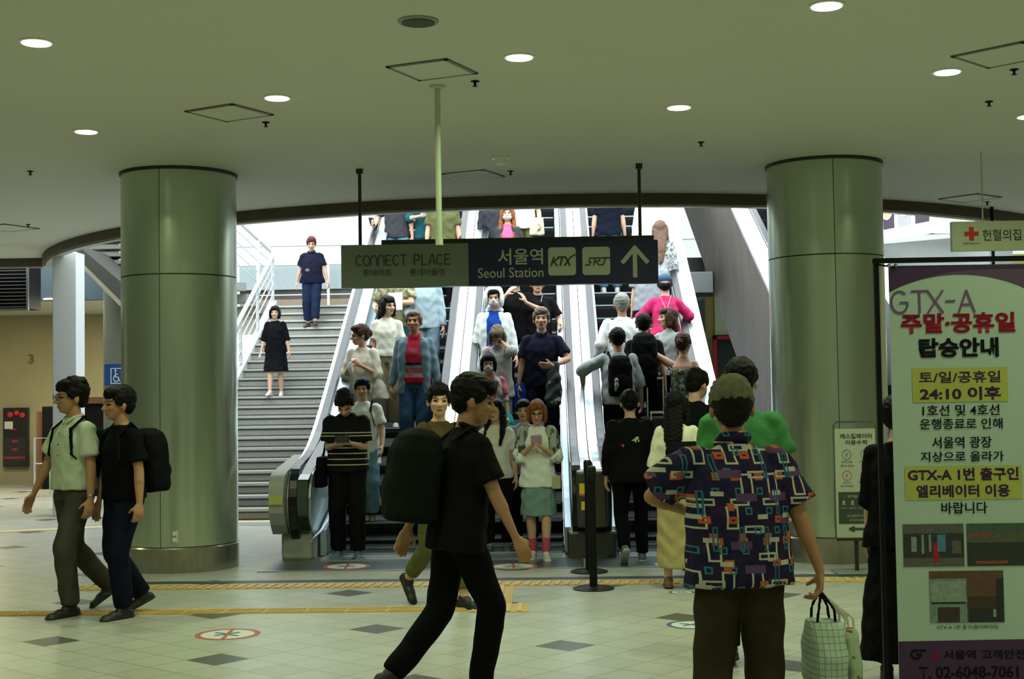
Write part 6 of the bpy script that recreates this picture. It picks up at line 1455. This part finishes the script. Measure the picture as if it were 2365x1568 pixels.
P = esc_person('hand_face', 'person with ash brown hair in a white lace knit, hand over the face', 1149, 745, 1.60, face=180, pose=dict(hand_l=(-.03, .16, 1.50), elbow_l=(-.8, .2, -.8), hdir_l=(.5, -.1, .85), palm_l=(.2, -1, .1), hand_r=(.26, .05, .86)), top=dict(mat=blotch('lace_knit', (.46, .48, .43), [(.60, .63, .58)], 60, .5), loose=.030, sleeve='elbow', hem=.80), bottom=dict(mat=C_GREY), shoes=(S_WHT, S_SOLEW), hair=('bob', H_ASH), female=True, seed=30, head=(0, -38), near=True)
person_bag(P, 'blue_bag', [loft([(.62, -.27, .0, .08, .06), (.64, -.27, .0, .10, .08), (.86, -.27, .0, .10, .07), (.98, -.27, .0, .04, .03)], 3)], blotch('blue_shopper', (.012, .04, .30), [(.35, .42, .6)], 9, .66), 'royal blue shopping bag beside the white lace knit rider', 'bag', 'shopping_bag')
for sd in (1, -1): job('bag_strap', P['TP']([cone((sd * .11, -.05, 1.44), (sd * .115, .115, 1.33), .016, .016, .6)]), .008, C_PINK, P, 'hand_face', 1)
P = esc_person('hoodie', 'person in a white hooded jacket over a royal blue top, masked, riding down', 1141, 663, 1.66, face=178, pose=dict(hand_r=(.27, .05, .85), hand_l=(-.27, .06, .85)), top=dict(mat=C_BLUE, loose=.016, sleeve='none'), jacket=dict(mat=C_WHT, hood=True, hem=.72, loose=.03), bottom=dict(mat=C_GREY), shoes=(S_WHT, S_SOLEW), hair=('short', H_BLACK), mask=C_MASK, seed=31, near=True, head=(0, -3))
P = esc_person('arm_raised', 'person in a black tee with one arm raised behind the white hood', 1190, 618, 1.68, face=178, pose=dict(hand_r=(.10, .24, 1.38), elbow_r=(.6, .3, -.8), hand_l=(-.14, .25, 1.28), elbow_l=(-.9, .1, -.8), hdir_l=(.4, .1, .9)), top=dict(mat=C_BLK2, loose=.02), bottom=dict(mat=C_BLK), shoes=(S_BLK, S_SOLE), hair=('short', H_BROWN), seed=32)
P = esc_person('necklace_man', 'person in a black tee with a thin silver necklace, right of the white hood', 1240, 630, 1.72, face=186, pose=dict(hand_l=(-.27, .24, 1.02)), top=dict(mat=C_BLK2, loose=.018), bottom=dict(mat=C_BLK), shoes=(S_BLK, S_SOLE), hair=('short', H_BROWN), seed=33, near=True)
job('necklace', P['TP'](path_tube([A3(-.06, .05, 1.435), A3(-.035, .10, 1.36), A3(0, .135, 1.28), A3(.035, .10, 1.36), A3(.06, .05, 1.435)], .0045)), .0045, mat('silver_chain', (.6, .62, .6), .3, .8), P, 'necklace_man', 0)
P = esc_person('polo_man', 'person in a dark navy polo carrying a dark jacket on the forearm, riding down', 1250, 709, 1.72, face=178, pose=dict(hand_l=(-.13, .26, 1.06), elbow_l=(-.9, -.4, -.3), hdir_l=(.9, .3, 0), hand_r=(.27, .02, .83)), top=dict(mat=C_NAVY, loose=.016, collar=C_NAVY), bottom=dict(mat=C_NAVYD, loose=.012), shoes=(S_BLK, S_SOLE), hair=('short', H_ASH), seed=34, near=True, build=1.04, head=(0, 3))
person_bag(P, 'held_jacket', [loft([(.62, -.13, .26, .07, .05), (.70, -.13, .26, .10, .06), (.95, -.14, .25, .075, .05), (1.10, -.14, .23, .05, .04)], 2.4)], blotch('jacket_grey_print', (.05, .065, .065), [(.36, .38, .33)], 10, .64), 'dark jacket with pale print carried by the navy polo rider', 'jacket', 'folded_jacket', wr=.010)
P = esc_person('pink_masked', 'person with long orange hair, face mask, pink top and dark cardigan', 1172, 474, 1.58, face=178, pose=dict(), top=dict(mat=C_PINKL, loose=.010, sleeve='none'), jacket=dict(mat=C_CHAR, hem=.86), bottom=dict(mat=C_BLK2), shoes=(S_BLK, S_SOLE), hair=('long', H_ORANGE), mask=cloth('mask_peach', (.62, .50, .44)), female=True, seed=35, head=(0, 4))
P = esc_person('dark_left', 'person in a dark striped top left of the orange-haired rider', 1140, 420, 1.64, face=178, top=dict(mat=C_CHAR, sleeve='long'), bottom=dict(mat=C_BLK), shoes=(S_BLK, S_SOLE), hair=('short', H_BLACK), seed=36)
P = esc_person('white_right', 'person in a white tee with a cream bag right of the orange-haired rider', 1208, 398, 1.66, face=180, pose=dict(hand_l=(-.25, .15, .9)), top=dict(mat=C_WHT, loose=.02), bottom=dict(mat=C_OLIVE), shoes=(S_BLK, S_SOLE), hair=('short', H_BLACK), seed=37)
person_bag(P, 'cream_bag2', [loft([(.72, -.20, .10, .11, .05), (.74, -.20, .10, .12, .06), (1.0, -.20, .10, .11, .05)], 4)], cloth('cream_bag', (.62, .57, .42)), 'cream square bag of the white tee rider near the top', 'bag', 'shopping_bag')

# ================= escalator three, riding up (backs) =================
P = esc_person('backpack_man', 'person in a grey-white shirt with a black backpack, hand on the rail, riding up', 1426, 755, 1.70, face=4, pose=dict(hand_l=(-.38, .22, 1.06), elbow_l=(-1, -.1, -.2), hdir_l=(-.2, 1, 0), hand_r=(.27, .1, .88)), top=dict(mat=C_GREYW, sleeve='elbow', loose=.03), bottom=dict(mat=C_BLK2), shoes=(S_BLK, S_SOLE), hair=('crop', H_BLACK), seed=38, near=True, head=(0, 0))
backpack(P, 'bm_pack', C_BLK2, 'black backpack with a cream plush charm on the rider holding the rail', w=.14, d=.08, h=.23, zc=1.16, yo=-.20, details=[('plush_charm', [ell((-.06, -.33, 1.10), (.022, .02, .03)), ell((-.06, -.33, 1.05), (.026, .022, .04)), ell((-.07, -.33, 1.00), (.012, .012, .03))], cloth('plush_cream', (.45, .45, .30)))])
P = esc_person('grey_hair_man', 'person with short grey hair in a white shirt, back turned, riding up', 1436, 675, 1.68, face=0, pose=dict(hand_l=(-.30, .05, .9)), top=dict(mat=C_WHT, sleeve='long', loose=.026), bottom=dict(mat=C_CHAR), shoes=(S_BLK, S_SOLE), hair=('crop', H_GREY), skin=SKIN_D, seed=39, near=True, build=1.06)
P = esc_person('grey_tee_man', 'person in a loose grey tee with a black backpack, head behind the arrow sign', 1500, 566, 1.66, face=-2, pose=dict(), top=dict(mat=C_GREY, loose=.04), bottom=dict(mat=C_CHAR), shoes=(S_BLK, S_SOLE), hair=('short', H_BLACK), seed=40, build=1.1)
P = esc_person('low_pack_man', 'person hidden behind a large black backpack beside the grey-haired man', 1482, 722, 1.62, face=-4, pose=dict(), top=dict(mat=C_BLK2), bottom=dict(mat=C_BLK), shoes=(S_WHT, S_SOLEW), hair=('crop', H_BLACK), seed=41, dx=.02)
backpack(P, 'lp_pack', C_BLK2, 'large black backpack rising beside the white shirt of the grey-haired man', w=.16, d=.12, h=.27, zc=1.20, yo=-.24)
P = esc_person('pink_jacket', 'person in a hot pink jacket and blue cap with thin straps, riding up', 1535, 633, 1.62, face=2, pose=dict(hand_l=(-.20, .22, 1.02), elbow_l=(-1, -.2, -.2), hand_r=(.20, .22, 1.02), elbow_r=(1, -.2, -.2), cap_mat=cloth('cap_blue', (.05, .10, .17))), top=dict(mat=C_PINK, sleeve='long', loose=.03, hem=.90), bottom=dict(mat=C_DENIML), shoes=(S_BLK, S_SOLE), hair=('cap', H_BLACK), female=True, near=True, seed=42)
job('strap', P['TP']([cone((-.075, -.07, 1.44), (-.005, -.155, 1.24), .009, .009), cone((.075, -.07, 1.44), (.005, -.155, 1.24), .009, .009)]), .006, cloth('strap_pink', (.62, .22, .28)), P, 'pink_jacket', 0)
person_bag(P, 'print_bag', [loft([(.66, -.13, -.18, .08, .05), (.68, -.13, -.18, .10, .06), (.92, -.13, -.18, .10, .05)], 4)], blotch('bright_print_bag', (.15, .42, .38), [(.55, .04, .14), (.12, .2, .45), (.5, .5, .2)], 10, .55), 'bright printed bag hanging behind the pink jacket rider', 'bag', 'shopping_bag')
P = esc_person('glance_girl', 'person with long dark hair looking back over the shoulder, riding up', 1543, 711, 1.58, face=-25, pose=dict(locks=0, hand_r=(.2, .1, .9)), top=dict(mat=C_GREYW, loose=.010), bottom=dict(mat=C_BLK2), shoes=(S_WHT, S_SOLEW), hair=('long', H_BROWN), female=True, seed=43, near=True, head=(125, 0))
person_bag(P, 'pink_bag', [loft([(.90, -.22, -.08, .05, .05), (1.12, -.22, -.08, .055, .05)], 4)], C_PINK, 'hot pink bag at the elbow of the girl looking back', 'bag', 'handbag')
P = esc_person('strapless_woman', 'person in a grey-green patterned strapless dress with one arm raised to the hair, riding up', 1576, 768, 1.60, face=-12, pose=dict(hand_l=(-.20, .16, 1.34), elbow_l=(-1, -.1, .75), hdir_l=(.6, .1, -.5), hand_r=(.24, .12, .95)), top=dict(mat=blotch('green_print_dress', (.13, .15, .09), [(.34, .38, .30), (.045, .06, .03)], 28, .54), sleeve='none', strapless=True, loose=.006, dress=True, hem=.85), bottom=dict(kind='skirt', mat=blotch('grey_print_skirt', (.32, .36, .34), [(.16, .19, .17)], 20, .56), len=.35, flare=.20), shoes=(S_WHT, S_SOLEW), hair=('bun', H_BROWN), female=True, near=True, seed=44, head=(-12, 0))
# suitcase beside her
def suitcase(px, py_top, label, n, col, w=.36, h=.52, d=.24, black=False):
    Y = Y0 + RUN * n + .17; z = {0: .09, 1: .24}.get(n, RISE * n); x = at(px, py_top, Y).x
    o = thing('suitcase', label, 'suitcase', (x, Y, z))
    MB().box((x - w / 2, Y - d / 2, z + .045), (x + w / 2, Y + d / 2, z + h)).build('shell', col, o, bevel=.035, bseg=3)
    for sx in (-1, 1):
        for sy in (-1, 1): MB().lathe([(.022, -.012), (.022, .012)], (x + sx * (w / 2 - .05), Y + sy * (d / 2 - .04), z + .024), 14, axis='Y').build('wheel', M_RUBBER, o)
    mb = MB()
    for sx in (-1, 1): mb.box((x + sx * .09 - .007, Y - d / 2 + .03, z + h), (x + sx * .09 + .007, Y - d / 2 + .045, z + h + .42))
    mb.box((x - .10, Y - d / 2 + .028, z + h + .42), (x + .10, Y - d / 2 + .050, z + h + .445)); mb.build('trolley_handle', M_DECK, o)
    mb = MB()
    for k in range(5): mb.box((x - w / 2 + .05 + k * .06, Y - d / 2 - .004, z + .08), (x - w / 2 + .062 + k * .06, Y - d / 2 + .004, z + h - .04))
    mb.build('rib', col, o)
    return o, x, Y, z
suitcase(1522, 980, 'grey-green suitcase standing on the up escalator before the strapless dress', 2, mat('suitcase_grey', (.16, .21, .21), .35, .3))
o, x, Y, z = suitcase(1512, 900, 'black suitcase with a silver edge one step higher on the up escalator', 4, mat('suitcase_black', (.02, .02, .022), .4), h=.50)
P = esc_person('jeans_man', 'person in a navy tee and blue jeans near the top of the up escalator', 1404, 408, 1.72, face=0, pose=dict(foot_r=(.11, .0, .085)), top=dict(mat=C_NAVYD, loose=.014), bottom=dict(mat=cloth('mid_denim', (.07, .19, .30), noise=.3), loose=.012), shoes=(S_WHT, S_SOLEW), hair=('short', H_BLACK), seed=45)
P = esc_person('white_back', 'person in a loose white shirt near the top of the up escalator', 1504, 424, 1.70, face=0, pose=dict(), top=dict(mat=C_WHT, sleeve='long', loose=.04), bottom=dict(mat=C_OFF), shoes=(S_WHT, S_SOLEW), hair=('short', H_BLACK), seed=46, build=1.1)
person_bag(P, 'yellow_bag', [ell((-.27, .0, .84), (.07, .06, .12))], cloth('pale_yellow', (.55, .58, .32)), 'pale yellow bag left of the loose white shirt rider', 'bag', 'bag')
P = esc_person('brown_hair', 'person with long light brown hair and a grey knit cardigan right of the sign', 1524, 509, 1.60, face=-4, pose=dict(locks=0), top=dict(mat=blotch('grey_knit', (.38, .40, .40), [(.12, .14, .14)], 30, .54), sleeve='long', loose=.03), bottom=dict(mat=C_DENIM), shoes=(S_WHT, S_SOLEW), hair=('long', hairm('light_brown', (.16, .10, .07))), female=True, seed=47)
# escalator four: one rider at the very top edge
v = 9.3; i = int(v / RUN); pp = T4(.85, .1 + RUN * i + .2, Z4(.1 + RUN * i) + 0)
P = make_person('esc4_person', 'person in blue and teal with white shoes on the far right escalator', pp, 1.65, 182, top=dict(mat=C_TEAL), bottom=dict(mat=cloth('bright_teal', (.02, .22, .32))), shoes=(S_WHT, S_SOLEW), hair=('short', H_BLACK), seed=49)
ROOTS = flush_jobs()
